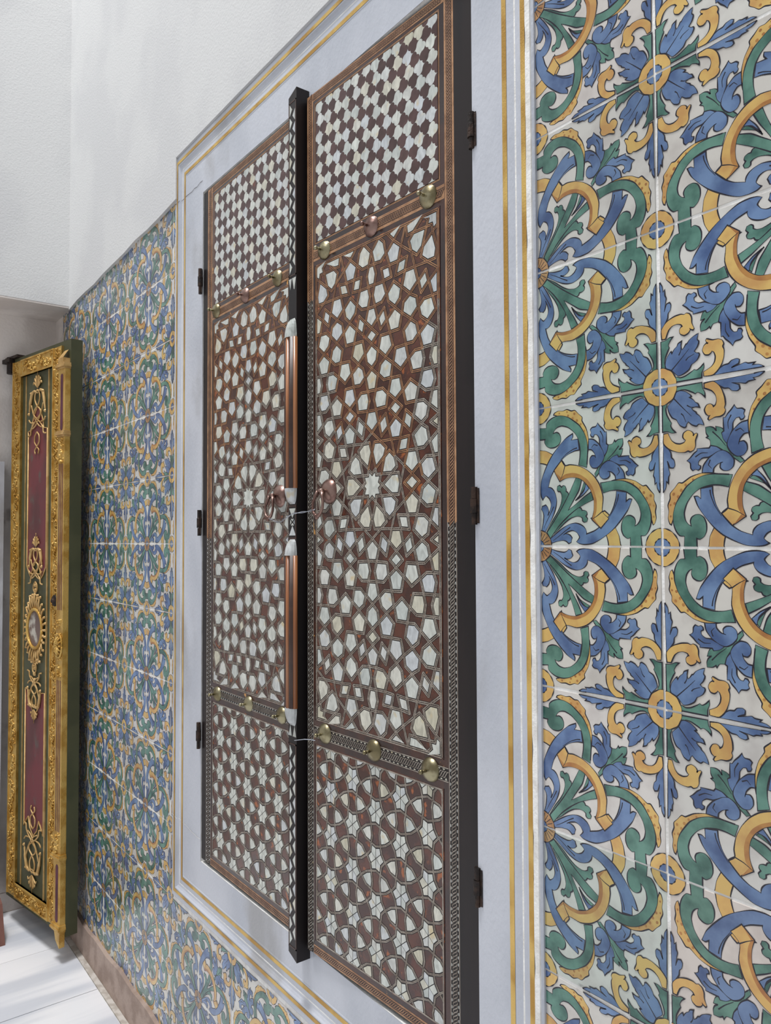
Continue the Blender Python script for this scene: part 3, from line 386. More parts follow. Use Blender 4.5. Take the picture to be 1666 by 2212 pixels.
HEXP = {'P1': (-.0133, .0258), 'P2': (.0133, .0258), 'P3': (.0266, .0004), 'Qa': (0, .0222), 'Qb': (.0168, .0135), 'Qc': (.0158, -.0105)}
def rowpts(a, b, ia, ib): pass
def border(name, x0, x1, z0, z1, vert, split, parent, ybase=0.0):
    """guilloche band; split(z)->True where the band is bone on black, else tan wood"""
    mb = MB(); mb.prism([(x0, z0), (x1, z0), (x1, z1), (x0, z1)], .0008, ybase, 0)
    w, L_ = (x1-x0, z1-z0) if vert else (z1-z0, x1-x0); p = .0112; n = max(1, int(L_/p)); p = L_/n
    def mp(a, t): return (x0+a*w, z0+t) if vert else (x0+t, z0+a*w)
    def pl(pts, y, mi): mb.poly([(q[0], y, q[1]) for q in ccw(pts)], mi)
    for k in range(n):
        t = k*p; dark = split(z0+t if vert else (z0+z1)/2); bar, bgm, tri = (3, 5, 6) if dark else (4, 2, 4)
        lo, hi = max(t, 0), min(t+p, L_)
        pl([mp(0, lo), mp(1, lo), mp(1, hi), mp(0, hi)], ybase-.0002, bgm if dark else 1)
        for a0, a1 in ((.02, .085), (.915, .98)): pl([mp(a0, lo), mp(a1, lo), mp(a1, hi), mp(a0, hi)], ybase-.0003, bar)
        for a0, a1 in ((.13, .32), (.87, .68)):
            c = t+(.5 if a0 < .5 else 0.02)*p
            if .0 <= c-.24*p and c+.24*p <= L_: pl([mp(a0, c-.24*p), mp(a1, c), mp(a0, c+.24*p)], ybase-.00035, tri)
        for sh, flip in ((.0, 0), (.5, 1)):
            c = t+sh*p
            pts = [(.30, c-.52*p), (.30, c-.30*p), (.70, c+.30*p), (.70, c+.52*p)]
            if flip: pts = [(a, b) for a, b in pts]
            pts = [(a, min(max(b, 0), L_)) for a, b in pts]
            q = [mp(*v) for v in pts]
            for hw, y, mi in ((.0023, ybase-.0004-(.00005 if flip else 0), 5 if dark else 2), (.00068, ybase-.0005-(.00005 if flip else 0), bar)):
                for a, b in zip(q, q[1:]):
                    if (Vector(a)-Vector(b)).length > 1e-5: strip(mb, a, b, hw, y, mi, ext=hw*.5)
    return mb.build(name, [ebony, tan, copper, bone, tan, cement, pearl], parent)
def stud(parent, x, z, r, m, y=0):
    mb = MB(); mb.lathe([(r, 0), (r*.98, .0018), (r*.8, .0065), (r*.45, .0098), (r*.18, .0112), (0.0005, .0115)], (0, 0, 0), n=24)
    s_ = mb.build('stud', m, parent, (x, y-.0004, z), True)
    pb_ = MB(); pb_.tube([(0, -.011, 0), (0, -.020, 0)], .0028, 8); pb_.lathe([(.0005, .018), (.0035, .0195), (.0045, .0225), (.0035, .0255), (.0005, .027)], (0, 0, 0), n=10)
    pb_.build('pin', m, s_, None, True); return s_
def pull(parent, x, z, lean):
    mb = MB(); mb.lathe([(.026, 0), (.0255, .002), (.021, .008), (.013, .012), (.005, .0135), (.0005, .0137)], (0, 0, 0), n=28)
    s_ = mb.build('pull', rose, parent, (x, -.0004, z), True)
    a = MB(); a.tube([(0, -.012, 0), (0, -.024, .001)], .0045, 8); a.tube([(-.009, -.023, .001), (.009, -.023, .001)], .004, 8)
    # lyre-shaped drop handle: two arms spreading from the pivot to an upturned ring
    for sg in (1, -1):
        a.tube([(sg*.006, -.024, 0), (sg*.012, -.026, -.010), (sg*.017, -.028, -.022), (sg*.017, -.029, -.034), (sg*.012, -.030, -.044), (sg*.005, -.030, -.049), (0, -.030, -.050)], [.0042, .0036, .003, .003, .0034, .0042, .0046], 8)
    a.lathe([(.0005, .027), (.004, .028), (.0055, .031), (.004, .034), (.0005, .035)], (0, 0, -.052), n=10)
    a.build('drop_handle', rose, s_, None, True); return s_
def lattice(parent, x0, x1, z0, z1, ncol, nrow, off):
    bd = MB(); bd.box(x0, x1, 0, .0008, z0, z1); pan = bd.build('lattice_panel', cement, parent)
    sx, sz = (x1-x0)/ncol, (z1-z0)/nrow
    def edge(p, q, sgn, kind):                              # ogee or two-lobed edge between two lattice vertices
        p, q = Vector(p), Vector(q); d = q-p; nn = Vector((-d.y, d.x)); out = []
        if kind == 'lobe':
            for t, h in ((0, 0), (.05, .07), (.14, .125), (.27, .14), (.4, .115), (.47, .06), (.5, .03), (.53, .06), (.6, .115), (.73, .14), (.86, .125), (.95, .07)): out.append(p+d*t+nn*h*sgn)
        else:
            for t, h in ((0, 0), (.1, .05), (.25, .085), (.4, .06), (.5, 0), (.6, -.06), (.75, -.085), (.9, -.05)): out.append(p+d*t+nn*h*sgn)
        return [tuple(v) for v in out]
    def cell(cx_, cz_, typ):
        T_, R_, B_, L2 = (cx_, cz_+sz/2), (cx_+sx/2, cz_), (cx_, cz_-sz/2), (cx_-sx/2, cz_)
        A = typ == 'A'
        # order CCW: top -> left -> bottom -> right; +nn lies to the left of travel, i.e. inwards
        e = edge(T_, L2, 1 if A else -1, 's')+edge(L2, B_, -1 if A else 1, 'lobe')+edge(B_, R_, -1 if A else 1, 's')+edge(R_, T_, 1 if A else -1, 'lobe')
        return e
    for j in range(-1, nrow_i(nrow)+2):
        for i in range(-1, ncol+1):
            for dark in (0, 1):
                cx_ = x0+(i+.5+(.5 if dark else 0))*sx; cz_ = z1-(off+j+(.5 if dark else 0))*sz
                t = 'A' if (i+j) % 2 == 0 else 'B'
                if dark: t = 'A' if (i+j+1) % 2 == 0 else 'B'
                pts = cell(cx_, cz_, t)
                pts = clip(ccw(pts), x0+.0004, x1-.0004, z0+.0004, z1-.0004)
                if len(pts) < 3 or areaof(pts) < 1.2e-5: continue
                mx, mz = sum(p[0] for p in pts)/len(pts), sum(p[1] for p in pts)/len(pts)
                q = [(mx+(p[0]-mx)*.985-mx, mz+(p[1]-mz)*.985-mz) for p in pts]
                m = MB(); m.prism(q, 0, -.0006); m.build('dark_lozenge' if dark else 'lattice_pearl', brownw if dark else pearl, pan, (mx, 0, mz))
def nrow_i(v): return int(math.ceil(v))
def starpanel(parent, x0, x1, z0, z1, bonef):
    bd = MB(); bd.box(x0-.004, x1+.004, 0, .0008, z0-.004, z1+.004); pan = bd.build('star_panel', tort, parent)
    mx, mz = (x0+x1)/2, (z0+z1)/2; kx, kz = (x1-x0)/.365, (z1-z0)/.932
    P = [(mx+SN[i]/1e4*kx, mz+SN[i+1]/1e4*kz) for i in range(0, len(SN), 2)]
    ub = MB(); sb_ = MB()
    E = [(SE[i], SE[i+1]) for i in range(0, len(SE), 2)]
    for k, (a, b) in enumerate(E):
        pa, pb_ = P[a], P[b]; y = -.0003-.00003*(k % 6); bn = bonef((pa[0]+pb_[0])/2, (pa[1]+pb_[1])/2)
        strip(ub, pa, pb_, .0035, -.0001-.00001*(k % 6), 0, .001)
        strip(sb_, pa, pb_, .0024, y, 0 if bn else 1, .0011)
        strip(sb_, pa, pb_, .0009, y-.00001, 2 if bn else 3, 0)
    bx = [(x0, z0), (x1, z0), (x1, z1), (x0, z1)]
    for k in range(4):
        a, b = Vector(bx[k]), Vector(bx[(k+1) % 4])
        for s_ in range(24):
            p, q = a+(b-a)*s_/24, a+(b-a)*(s_+1)/24; bn = bonef((p.x+q.x)/2, (p.y+q.y)/2)
            strip(sb_, p, q, .0026, -.0006, 0 if bn else 1, .0002); strip(sb_, p, q, .0009, -.00062, 2 if bn else 3)
    fu = MB()
    for f in SF:
        pts = ccw([P[i] for i in f]); ub.poly([(p[0], -.00008, p[1]) for p in inset(pts, .0008)], 0)
        q = inset(pts, .0043)
        if areaof(q) <= 1e-5: continue
        qx, qz = sum(p[0] for p in q)/len(q), sum(p[1] for p in q)/len(q)
        m = MB(); m.prism([(p[0]-qx, p[1]-qz) for p in q], 0, -.0007); m.build('star_pearl', pearl, pan, (qx, 0, qz))
    ub.build('cement_bed', cement, pan); sb_.build('strapwork', [bone, cedar, dots, copper], pan)
def rosettes(parent, x0, x1, z0, z1, ox, oz, one, kx=1.0):
    bd = MB(); bd.box(x0-.003, x1+.003, 0, .0008, z0-.003, z1+.003); pan = bd.build('rosette_panel', tort, parent)
    dx, dz = .0705*kx, .0853; c6 = {}
    P1, P2, P3, Qa, Qb, Qc = (HEXP[k] for k in ('P1', 'P2', 'P3', 'Qa', 'Qb', 'Qc')); ng = lambda p: (-p[0], -p[1])
    star = [P1, Qa, P2, Qb, P3, Qc, ng(P1), ng(Qa), ng(P2), ng(Qb), ng(P3), ng(Qc)]      # clockwise
    T1 = [(.0131, dz-.0254), (.0297, .0559), (.0705-.0268, dz/2-.0006), (.0282, .0311), P2, (.0100, .0470)]
    T2 = [(.0705-p[0], dz/2-p[1]) for p in T1]; T2 = [(p[0], p[1]) for p in T2]
    ub, sb_, kb = MB(), MB(), MB(); kk = 0
    for i in range(-5, 6):
        for j in range(-6, 7):
            sx, sz = ox+i*dx, oz+j*dz+(dz/2 if i % 2 else 0)
            g = lambda p: (sx+p[0]*kx, sz+p[1])
            if sx < x0-.1 or sx > x1+.1 or sz < z0-.1 or sz > z1+.1: continue
            for lp in (star, T1, T2):
                q = [g(p) for p in lp]
                for a, b in zip(q, q[1:]+q[:1]):
                    c = clipseg(a, b, x0, x1, z0, z1)
                    if not c: continue
                    kk += 1; strip(ub, c[0], c[1], .0027, -.0001-.00001*(kk % 5), 0, .0010); strip(sb_, c[0], c[1], .0016, -.0003-.00003*(kk % 5), 0, .0006); strip(sb_, c[0], c[1], .0004, -.00031-.00003*(kk % 5), 1)
            def piece(pts, nm):
                q = clip(ccw(pts), x0+.0016, x1-.0016, z0+.0016, z1-.0016)
                if len(q) < 3 or areaof(q) < 1.2e-5: return
                if nm is None: kb.prism(q, 0, -.0006); return
                qx, qz = sum(p[0] for p in q)/len(q), sum(p[1] for p in q)/len(q)
                m = MB(); m.prism([(p[0]-qx, p[1]-qz) for p in q], 0, -.0006); m.build(nm, pearl, pan, (qx, 0, qz))
            bed = clip(ccw([g(p) for p in star]), x0, x1, z0, z1)
            if bed: ub.poly([(p[0], -.00008, p[1]) for p in bed], 0)
            for tt in (T1, T2):
                q = ccw([g(p) for p in tt]); bed = clip(q, x0, x1, z0, z1)
                if bed: ub.poly([(p[0], -.00008, p[1]) for p in inset(bed, .0003)], 0)
                piece(inset(q, .0037), 'teardrop_pearl')
            for k in range(0, 12, 2):
                pv, tip, nx = star[k-1], star[k], star[(k+1) % 12]
                q = ccw([g((0, 0)), g((pv[0]*.82, pv[1]*.82)), g((tip[0]*.84, tip[1]*.84)), g((nx[0]*.82, nx[1]*.82))])
                piece(inset(q, .0007), 'kite_pearl' if one else None)
    bx = [(x0, z0), (x1, z0), (x1, z1), (x0, z1)]
    for k in range(4): strip(sb_, bx[k], bx[(k+1) % 4], .0014, -.0006, 0, .001)
    ub.build('cement_bed', cement, pan); sb_.build('strapwork', [bone, dots], pan)
    if kb.v: tag(kb.build('kite_pearls', pearl, pan), kind='stuff')
ZB = {'bot': -.84, 'b1': -.822, 'lo0': -.810, 'lo1': -.4205, 's20': -.406, 's21': -.381, 'st0': -.3665, 'st1': .567, 's10': .5800, 's11': .6055, 'la0': .619, 'la1': .912, 't0': .9225, 'top': .94}
def door(label, loc, rz, w0, w1, stile, bL, bR, px, studs, pl, pm, ros, one, bonef, split, side):
    z = {k: v+.84 for k, v in ZB.items()}
    d = root('inlaid_door_leaf', (loc[0], loc[1], -.84+ZF), rz, label, 'door')
    b = MB(); b.box(w0, w1, .0008, .030, 0, z['top']); b.build('board', ebony, d)
    s_ = MB(); s_.box(stile[0], stile[1], -.0003, .0008, 0, z['top']); s_.build('hinge_stile', ebony, d)
    # dark shell banding round the panels
    bn = MB(); X0, X1 = (bL[1] if bL else w0), (bR[0] if bR else w1)
    for a in ((X0, px[0]-.004, z['b1'], z['t0']), (px[1]+.004, X1, z['b1'], z['t0']), (px[0]-.004, px[1]+.004, z['b1'], z['lo0']-.003), (px[0]-.004, px[1]+.004, z['lo1']+.003, z['s20']), (px[0]-.004, px[1]+.004, z['s21'], z['st0']-.004),
              (px[0]-.004, px[1]+.004, z['st1']+.004, z['s10']), (px[0]-.004, px[1]+.004, z['s11'], z['la0']-.004), (px[0]-.004, px[1]+.004, z['la1']+.004, z['t0'])):
        if a[1]-a[0] > .0005: bn.box(a[0], a[1], 0, .0008, a[2], a[3])
    bn.build('shell_banding', tortd, d)
    sp = lambda zz: split(zz-.84)
    if bL: border('guilloche_border', bL[0], bL[1], 0, z['top'], True, (lambda q: q-.84 < .50) if side > 0 else sp, d)
    if bR: border('guilloche_border', bR[0], bR[1], 0, z['top'], True, sp, d)
    border('guilloche_border', X0, X1, z['t0'], z['top'], False, sp, d)
    border('guilloche_border', X0, X1, 0, z['b1'], False, lambda q: False, d)
    border('guilloche_border', X0+.001, X1-.001, z['s10'], z['s11'], False, sp, d)
    border('guilloche_border', X0+.001, X1-.001, z['s20'], z['s21'], False, sp, d)
    st = MB()
    for a0, a1 in (('la0', 'la1'),):
        for e_, hw in ((.0015, .0005), (.0032, .0005)):
            q = [(px[0]-e_, z[a0]-e_), (px[1]+e_, z[a0]-e_), (px[1]+e_, z[a1]+e_), (px[0]-e_, z[a1]+e_)]
            for k in range(4): strip(st, q[k], q[(k+1) % 4], hw, -.0004, 0, hw)
    st.build('stringing', tan, d)
    lattice(d, px[0], px[1], z['la0'], z['la1'], 12, 9.05, .26)
    starpanel(d, px[0]+.002, px[1]-.002, z['st0'], z['st1'], lambda x, zz: bonef(x, zz-.84))
    rosettes(d, px[0]+.001, px[1]-.001, z['lo0'], z['lo1'], ros[0], ros[1]+.84, one, ros[2])
    for x, zz, r, m in studs: stud(d, x, zz+.84, r, m)
    pull(d, pl[0], pl[1]+.84, side)
    return d
hz = lambda x, z: math.sin(x*17+z*9)*.09+math.sin(x*41-z*23)*.06
dR = door('right inlaid door, star panel between pearl lattice and rosette panel, beside the tall painted tiles', (-.9, .012), math.radians(2.75), -.486, 0, (-.047, 0), (-.486, -.464), (-.070, -.047), (-.455, -.085),
     [(-.4225, .593, .0195, brass), (-.2692, .594, .0205, rose), (-.1106, .596, .021, brass), (-.4236, -.391, .0205, brass), (-.2668, -.392, .0205, brass), (-.114, -.393, .021, brass)],
     (-.4078, .096), None, (-.2635, -.5890, 1.0), True,
     lambda x, z: z < .18+hz(x, z)+.35*max(0, abs(x+.27)-.10)/.08*.5, lambda z: z < .02, 1)
dL = door('left inlaid door, carrying the ribbed pearl-capped meeting stile on its right edge', (-1.945, .002), 0, 0, .535, (0, .026), (.026, .055), None, (.066, .462),
     [(.083, .599, .0195, brass), (.248, .5975, .0195, rose), (.409, .596, .0195, brass), (.096, -.395, .0195, brass), (.270, -.391, .0195, brass), (.429, -.390, .0195, brass)],
     (.4205, .097), None, (.262, -.589, 1.06), False,
     lambda x, z: z < .28+hz(x, z)+.2*max(0, x-.35)/.1, lambda z: z < .0, -1)
# meeting stile of the left door
ms = MB(); ax0, ax1 = .516, .549; ZT, ZBm = 1.792, -.016
ms.prism([(ax0, ZBm), (ax1, ZBm-.012), (ax1, ZT+.012), (ax0, ZT)], .0, -.034)
stile_o = ms.build('meeting_stile', ebony, dL)
def band(*a):
    q = MB(); q.box(*a); q.build('edge_banding', copper, stile_o)
for za, zb in ((1.400, 1.780), (-.004, .415)):
    for xa, xb in ((ax0+.001, ax0+.0042), (ax1-.0042, ax1-.001)): band(xa, xb, -.0346, -.034, za, zb)
    band(ax0+.001, ax1-.001, -.0346, -.034, za, za+.003); band(ax0+.001, ax1-.001, -.0346, -.034, zb-.003, zb)
for za, zb in ((.840, .844), (.908, .912)): band(ax0+.001, ax1-.001, -.0346, -.034, za, zb)
band(ax1-.004, ax1-.001, -.0346, -.034, .844, .908)
zzp = .0285
for za, zb in ((1.404, 1.776), (.0, .411)):
    n = int(round((zb-za)/zzp)); p = (zb-za)/n
    for k in range(n):
        z0 = za+k*p
        q = [(ax0+.0055, z0+.06*p), (ax0+.0155, z0+.5*p), (ax0+.0055, z0+.94*p)]; m = MB(); m.prism(q, -.034, -.0347); m.build('pearl_triangle', pearl, stile_o)
        if k: q = [(ax1-.0055, z0+.44*p), (ax1-.0055, z0-.44*p), (ax1-.0155, z0)]; m = MB(); m.prism(ccw(q), -.034, -.0347); m.build('pearl_triangle', pearl, stile_o)
for q in ([(.518, 1.395), (.530, 1.395), (.524, 1.372)], [(.532, 1.395), (.547, 1.395), (.541, 1.37), (.539, 1.37)], [(.518, .43), (.530, .43), (.524, .452)], [(.534, .43), (.547, .43), (.541, .452)]):
    m = MB(); m.prism(ccw(q), -.034, -.0346); m.build('pearl_triangle', pearl, stile_o)
bx = [[(.519, .848), (.546, .848), (.5325, .868)], [(.519, .905), (.5325, .885), (.546, .905)], [(.524, .871), (.528, .876), (.524, .881)], [(.541, .871), (.541, .881), (.537, .876)], [(.5265, .869), (.5385, .869), (.5325, .8745)], [(.5265, .883), (.5325, .8775), (.5385, .883)]]
for q in bx:
    m = MB(); m.prism(ccw(q), -.034, -.0346); m.build('box_pearl', pearl, stile_o)
def halfrib(za, zb):
    rb_ = MB(); xc = .5325; N_ = 5
    for k in range(N_):
        an = math.pi*(k+.5)/N_; r = .0165; c = (xc-math.cos(an)*r*.98, -.034-math.sin(an)*r*.62)
        rb_.tube([(c[0], c[1], za), (c[0], c[1], zb)], .0056, 10, k % 2)
    rb_.box(xc-.0165, xc+.0165, -.045, -.034, za, zb, 1); rb_.build('ribbed_column', [ribw, copper], stile_o, None, True)
def capq(za, zb, up):                                       # pearl quarter-dome closing a ribbed column
    mb = MB(); N_ = 9; prev = None
    for s_ in range(7):
        t = s_/6; f = math.cos(t*math.pi/2)**.55; z = za+(zb-za)*t if up else zb-(zb-za)*t
        row = [(.5325-math.cos(math.pi*k/(N_-1))*.0185*(.55+.45*f), -.034-math.sin(math.pi*k/(N_-1))*.016*f-.0004, z) for k in range(N_)]
        if prev:
            for k in range(N_-1): mb.poly([prev[k], prev[k+1], row[k+1], row[k]])
        prev = row
    b0 = za if up else zb
    mb.poly([(.5325-math.cos(math.pi*k/(N_-1))*.0185, -.034-math.sin(math.pi*k/(N_-1))*.016, b0) for k in range(N_)])
    mb.build('pearl_cap', pearl, stile_o, None, True)
halfrib(.947, 1.266); capq(1.266, 1.308, True); capq(.914, .947, False)
halfrib(.490, .806); capq(.806, .840, True); capq(.452, .490, False)

# hinges on the jambs, iron rail behind the right leaf
def hinge(x, z, s_, label):
    t = put('hinge', None, dR if x > -1.4 else dL)
    t.matrix_parent_inverse = t.parent.matrix_basis.inverted() if False else Matrix.Identity(4)
    t.location = Matrix.Translation(t.parent.location) .inverted() @ Vector((x, -.004, z)) if x < -1.4 else Vector((.0065, -.012, z-t.parent.location.z))
    for k, (a, b, r) in enumerate(((-.030, -.012, .0048), (-.0115, .011, .0068), (.0115, .030, .0055))):
        m = MB(); m.tube([(0, -.002, a*s_), (0, -.002, b*s_)], r, 10); m.build('knuckle', iron, t)
    m = MB(); m.box(-.002, .010, -.0026, -.0014, -.028*s_, .028*s_); m.build('hinge_plate', iron, t)
rl = MB(); rl.box(.0022, .0062, -.004, .022, 0, 1.782); rl.build('hinge_rail', rail, dR)
for z, nm in ((.66, 'top right'), (.052, 'middle right'), (-.545, 'lower right')): hinge(-.8935, z+ZF, 1.0, 'dark iron barrel hinge at the right marble jamb, %s of the cupboard' % nm)
for z, nm in ((.70, 'top left'), (.045, 'middle left'), (-.52, 'lower left')): hinge(-1.951, z+ZF, 1.15, 'dark iron barrel hinge at the left marble jamb, %s of the cupboard' % nm)
# wire tying the two pulls together
wr = MB(); A0 = Vector((-1.5225, -.030, .048+ZF)); B0 = Vector((-1.3105, -.041, .049+ZF))
def wp(t, ph):
    p = A0.lerp(B0, t); sag = -.012*math.sin(math.pi*min(1, t*1.5)) if t < .66 else 0
    p += Vector((0, -.014*math.sin(math.pi*min(max((t-.25)/.6, 0), 1)), sag+.010*t*t)); an = t*26+ph
    return p+Vector((0, math.cos(an), math.sin(an)))*.0011
for ph in (0, math.pi): wr.tube([wp(k/60, ph) for k in range(61)], .0007, 5)
tag(wr.build('tie_wire', steel, None, None, True), 'twisted steel wire tying together the two copper door pulls', 'wire')
w2 = MB(); w2.tube([(-1.397, -.0365, -.415+ZF), (-1.385, -.034, -.412+ZF), (-1.372, -.028, -.409+ZF), (-1.362, -.020, -.409+ZF), (-1.352, -.014, -.41+ZF)], .0008, 5)
tag(w2.build('thread', steel), 'short pale thread between meeting stile and right door, below the ribs', 'thread')

# ------------------------------------------------------------------ gilded olive door at the far left
gd = root('gilded_door_leaf', (-3.43, -.178, 0), math.radians(10.97), 'open olive green door leaf with gilded carving and maroon panels, far left', 'door')
g0 = .0; zb, zt_ = -1.417+ZF, .740+ZF
mb = MB(); mb.box(0, .51, 0, .044, zb, zt_); mb.build('board', olive, gd)
def relief(name, x0, x1, z0, z1, horiz=False):
    m = MB(); m.box(x0, x1, -.008, 0, z0, z1)
    lip = .006
    if horiz: m.box(x0, x1, -.012, 0, z0, z0+lip); m.box(x0, x1, -.012, 0, z1-lip, z1)
    else: m.box(x0, x0+lip, -.012, 0, z0, z1); m.box(x1-lip*.6, x1, -.010, 0, z0, z1)
    m.build(name, gilt, gd); part = gd.children[-1] if False else None
    c = MB(); L_ = (x1-x0) if horiz else (z1-z0); W_ = (z1-z0) if horiz else (x1-x0); t = .012
    def mp(a, tt, y): return (x0+tt, y, z0+a) if horiz else (x0+a, y, z0+tt)
    k = 0
    while t < L_-.015:
        # scrolling stem with curled leaves on both sides
        a0 = W_*(.5+.18*math.sin(k*.9)); sg = 1 if k % 2 else -1
        pts = [mp(a0, t, -.008), mp(a0+sg*W_*.12, t+.008, -.011), mp(a0+sg*W_*.2, t+.016, -.011), mp(a0+sg*W_*.12, t+.021, -.012), mp(a0+sg*W_*.04, t+.016, -.012)]
        c.tube(pts, [.0022, .0026, .0024, .0022, .0030], 5)
        for _ in range(3):
            p = mp(min(max(a0+R.uniform(-.3, .3)*W_, W_*.2), W_*.82), t+R.uniform(0, .016), -.008)
            c.blob(p, (R.uniform(.003, .0062), R.uniform(.004, .008), R.uniform(.0022, .004)), R.uniform(0, 3.1))
        t += .0165; k += 1
    return c
for nm, a in (('gilt_bar', (.028, .101, -1.396+ZF, .722+ZF, False)), ('gilt_bar', (.385, .452, -1.396+ZF, .722+ZF, False)), ('gilt_bar', (.101, .385, .655+ZF, .722+ZF, True)), ('gilt_bar', (.101, .385, -1.396+ZF, -1.340+ZF, True))):
    c = relief(nm, *a); tag(c.build('carved_foliage', gilt, gd, None, True), kind='stuff')
ln = MB(); ln.box(.335, .341, -.004, 0, -1.338+ZF, .653+ZF); ln.build('gilt_bead', palep, gd)
ln = MB(); ln.box(.134, .138, -.003, 0, -1.338+ZF, .653+ZF); ln.build('gilt_bead', palep, gd)
xc = .2475
def panel(z0, z1, up):
    s_ = 1 if up else -1; zt2, zb2 = (z1, z0) if up else (z0, z1)
    half = [(-.083, zt2), (-.052, zt2+s_*.004), (-.047, zt2+s_*.03), (-.030, zt2+s_*.062), (-.012, zt2+s_*.084), (0, zt2+s_*.098)]
    bot = [(-.083, zb2), (-.06, zb2-s_*.03), (-.045, zb2-s_*.045), (-.03, zb2-s_*.006), (0, zb2+s_*.02)]
    out = [(xc+x, z) for x, z in half]+[(xc-x, z) for x, z in half[-2::-1]]+[(xc-x, z) for x, z in bot]+[(xc+x, z) for x, z in bot[-2::-1]]
    m = MB(); m.prism(ccw(out), 0, -.0012); p = m.build('maroon_panel', red, gd)
    e = MB(); e.tube([(x, -.003, z) for x, z in out+out[:1]], .0028, 6); e.build('gilt_edge', palep, p, None, True)
panel(-.10+ZF, .428+ZF, True); panel(-.575+ZF, -1.105+ZF, False)
def arabesque(z0, s_, k=1.0):
    m = MB(); Y = -.006
    def T(p): return (xc+p[0]*k, Y, z0+s_*p[1]*k)
    strokes = [([(0, 0), (.018, -.014), (.021, -.038), (.004, -.062), (-.026, -.08), (-.028, -.098), (.006, -.118), (.034, -.135), (.052, -.152), (.056, -.172), (.078, -.176)], .0030),
               ([(0, -.014), (.026, -.003), (.046, -.012), (.058, -.04), (.066, -.072), (.07, -.088)], [.002, .005, .0065, .006, .004, .002]),
               ([(.052, -.056), (.036, -.09), (.014, -.116), (-.014, -.140), (-.040, -.150)], .0026), ([(.028, -.128), (.058, -.124), (.072, -.112)], .0028),
               ([(.0, -.165), (.018, -.180), (.02, -.205), (.0, -.222), (-.018, -.236), (-.012, -.25)], .0026), ([(0, .012), (0, .03), (0, .075)], [.003, .0045, .0015])]
    for a in (.35, .75, 1.15): strokes.append(([(0, .008), (.018*math.sin(a)*1.2, .012+.028*math.cos(a)), (.034*math.sin(a), .012+.046*math.cos(a)), (.041*math.sin(a), .004+.044*math.cos(a))], [.002, .0034, .003, .002]))
    for pts, r in strokes:
        for mir in (1, -1):
            sp = smooth([(p[0]*mir, p[1]) for p in pts], False, 3, 100)
            if isinstance(r, list): rr = [r[min(len(r)-1, int(i/3+.34))] for i in range(len(sp))]
            else: rr = r
            m.tube([T(p) for p in sp], rr, 6)
    for x in (.05, -.05):
        m.blob(T((x, -.01)), (.006, .008, .006)); m.blob(T((x*1.4, -.09)), (.005, .007, .007))
    m.build('gilt_arabesque', palep, gd, None, True)
arabesque(.585+ZF, 1); arabesque(-.030+ZF, 1, .78); arabesque(-.640+ZF, -1, .78); arabesque(-1.262+ZF, -1)
# oval medallion
ov = MB(); zc_ = -.339+ZF
el = lambda rx, rz, n=40: [(xc+rx*math.cos(2*math.pi*k/n), zc_+rz*math.sin(2*math.pi*k/n)) for k in range(n)]
ov.prism(el(.062, .072), 0, -.004); md = ov.build('oval_medallion', ovalm, gd)
fr = MB(); q = el(.064, .074); fr.tube([(x, -.007, z) for x, z in q+q[:1]], .0062, 8); fr.build('medallion_rim', gilt, md, None, True)
ry = MB()
for k in range(28):
    an = 2*math.pi*k/28; ca, sa = math.cos(an), math.sin(an); L_ = .024+.03*abs(sa)**2+(.008 if k % 2 else 0)
    a = (xc+.069*ca, -.004, zc_+.079*sa); b = (xc+(.069+L_*.55)*ca, -.008, zc_+(.079+L_)*sa); ry.tube([a, ((a[0]+b[0])/2, -.009, (a[2]+b[2])/2), b], [.0044, .0046, .003], 6); ry.blob((b[0], -.004, b[2]), (.006, .008, .006))
for z in (.148, .166, -.150, -.172, -.196): ry.blob((xc, -.003, zc_+z), (.008, .008, .010))
for z in (.118, -.118):
    for x in (-.022, .022): ry.blob((xc+x, -.003, zc_+z), (.007, .008, .008))
ry.build('medallion_rays', palep, md, None, True)
# pilaster on the free edge
pi = MB(); pi.box(.455, .508, -.020, 0, -1.40+ZF, .640+ZF); pil = pi.build('pilaster', gilt, gd)
def capm(z, h, tw, nm='pilaster_cap'):
    m = MB()
    for k, (a, b, e_) in enumerate(((0, .3, .004), (.3, .62, .009), (.62, 1, .006))): m.box(.455-e_*tw, .508+e_*tw*.6, -.020-e_*tw, 0, z+h*a, z+h*b)
    m.build(nm, palep if z > .3+ZF else gilt, pil)
capm(.628+ZF, .022, 1); capm(.378+ZF, .022, 1); capm(-1.146+ZF, .022, 1); capm(-1.396+ZF, .024, 1)
m = MB(); m.box(.462, .503, -.026, 0, .65+ZF, .668+ZF); m.poly([(.462, -.026, .668+ZF), (.503, -.026, .668+ZF), (.499, -.004, .70+ZF), (.468, -.004, .70+ZF)]); m.build('pilaster_cap', palep, pil)
m = MB(); m.prism([(.464, -1.402+ZF), (.474, -1.43+ZF), (.494, -1.445+ZF), (.503, -1.452+ZF), (.505, -1.396+ZF), (.462, -1.396+ZF)], 0, -.020); m.build('pilaster_foot', gilt, pil)
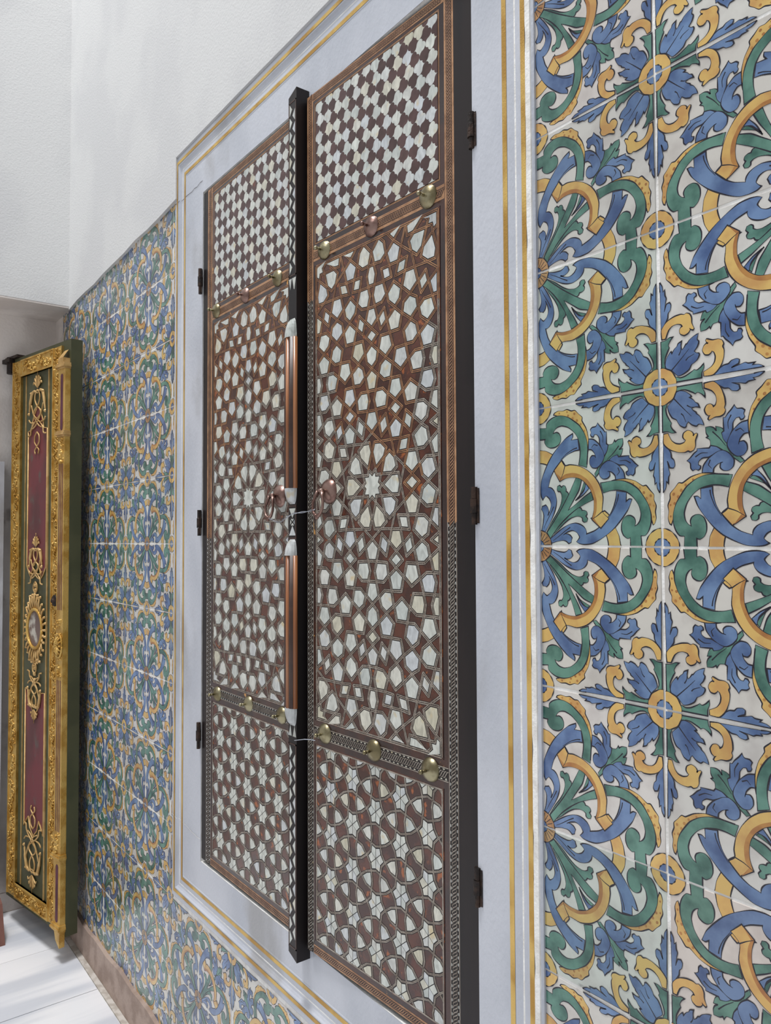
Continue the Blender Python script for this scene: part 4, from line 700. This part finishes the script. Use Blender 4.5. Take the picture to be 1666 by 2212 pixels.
for za, zb_ in ((.400, .612), (-1.367, -1.160)):
    r = .0095; x = .482; q = [(x-r, za+r+ZF), (x-r*.5, za+.002+ZF), (x+r*.5, za+.002+ZF), (x+r, za+r+ZF), (x+r, zb_-r+ZF), (x+r*.5, zb_-.002+ZF), (x-r*.5, zb_-.002+ZF), (x-r, zb_-r+ZF)]
    m = MB(); m.prism(ccw(q), -.0198, -.0206); m.build('plum_slot', slotm, pil)
for za, zb_ in ((-.253, .279), (-1.045, -.506)):
    for k in range(3):
        x = .469+k*.0125; m = MB(); m.box(x-.0022, x+.0022, -.0206, -.0198, za+ZF, zb_+ZF); m.build('flute', slotm, pil)
crv = MB()
for z, n, sp_ in ((.33, 26, .045), (-.33, 16, .05), (-.455, 16, .04), (-1.09, 20, .04)):
    for k in range(n): crv.blob((.480+R.uniform(-.018, .018), -.019, z+ZF+R.uniform(-sp_, sp_)), (R.uniform(.004, .007), R.uniform(.005, .01), R.uniform(.003, .005)), R.uniform(0, 3))
tag(crv.build('carved_foliage', gilt, pil, None, True), kind='stuff')
ro = MB()                                                   # shell cartouche
for k in range(12):
    an = 2*math.pi*k/12; ro.tube([(.482+.005*math.cos(an), -.026, -.382+ZF+.006*math.sin(an)), (.482+.017*math.cos(an), -.031, -.382+ZF+.024*math.sin(an)), (.482+.022*math.cos(an), -.024, -.382+ZF+.034*math.sin(an))], [.002, .0042, .003], 6)
q = [(.482+.026*math.cos(2*math.pi*k/24), -.023, -.382+ZF+.042*math.sin(2*math.pi*k/24)) for k in range(25)]; ro.tube(q, .004, 6)
ro.build('shell_cartouche', gilt, pil, None, True)
kn = MB(); kn.lathe([(.021, 0), (.021, .004), (.017, .007), (.012, .006), (.009, .012), (.004, .016), (.0005, .017)], (.425, -.010, -.222+ZF), n=22); kn.build('lock_rose', iron, gd, None, True)
hg = MB(); hg.tube([(-.015, .0, zt_-.055), (-.015, .0, zt_+.012)], .017, 10); hg.box(-.045, .07, -.012, .02, zt_+.001, zt_+.012); hg.box(-.05, .02, -.022, .03, zt_-.012, zt_+.004)
hg.build('iron_pivot', iron, gd)
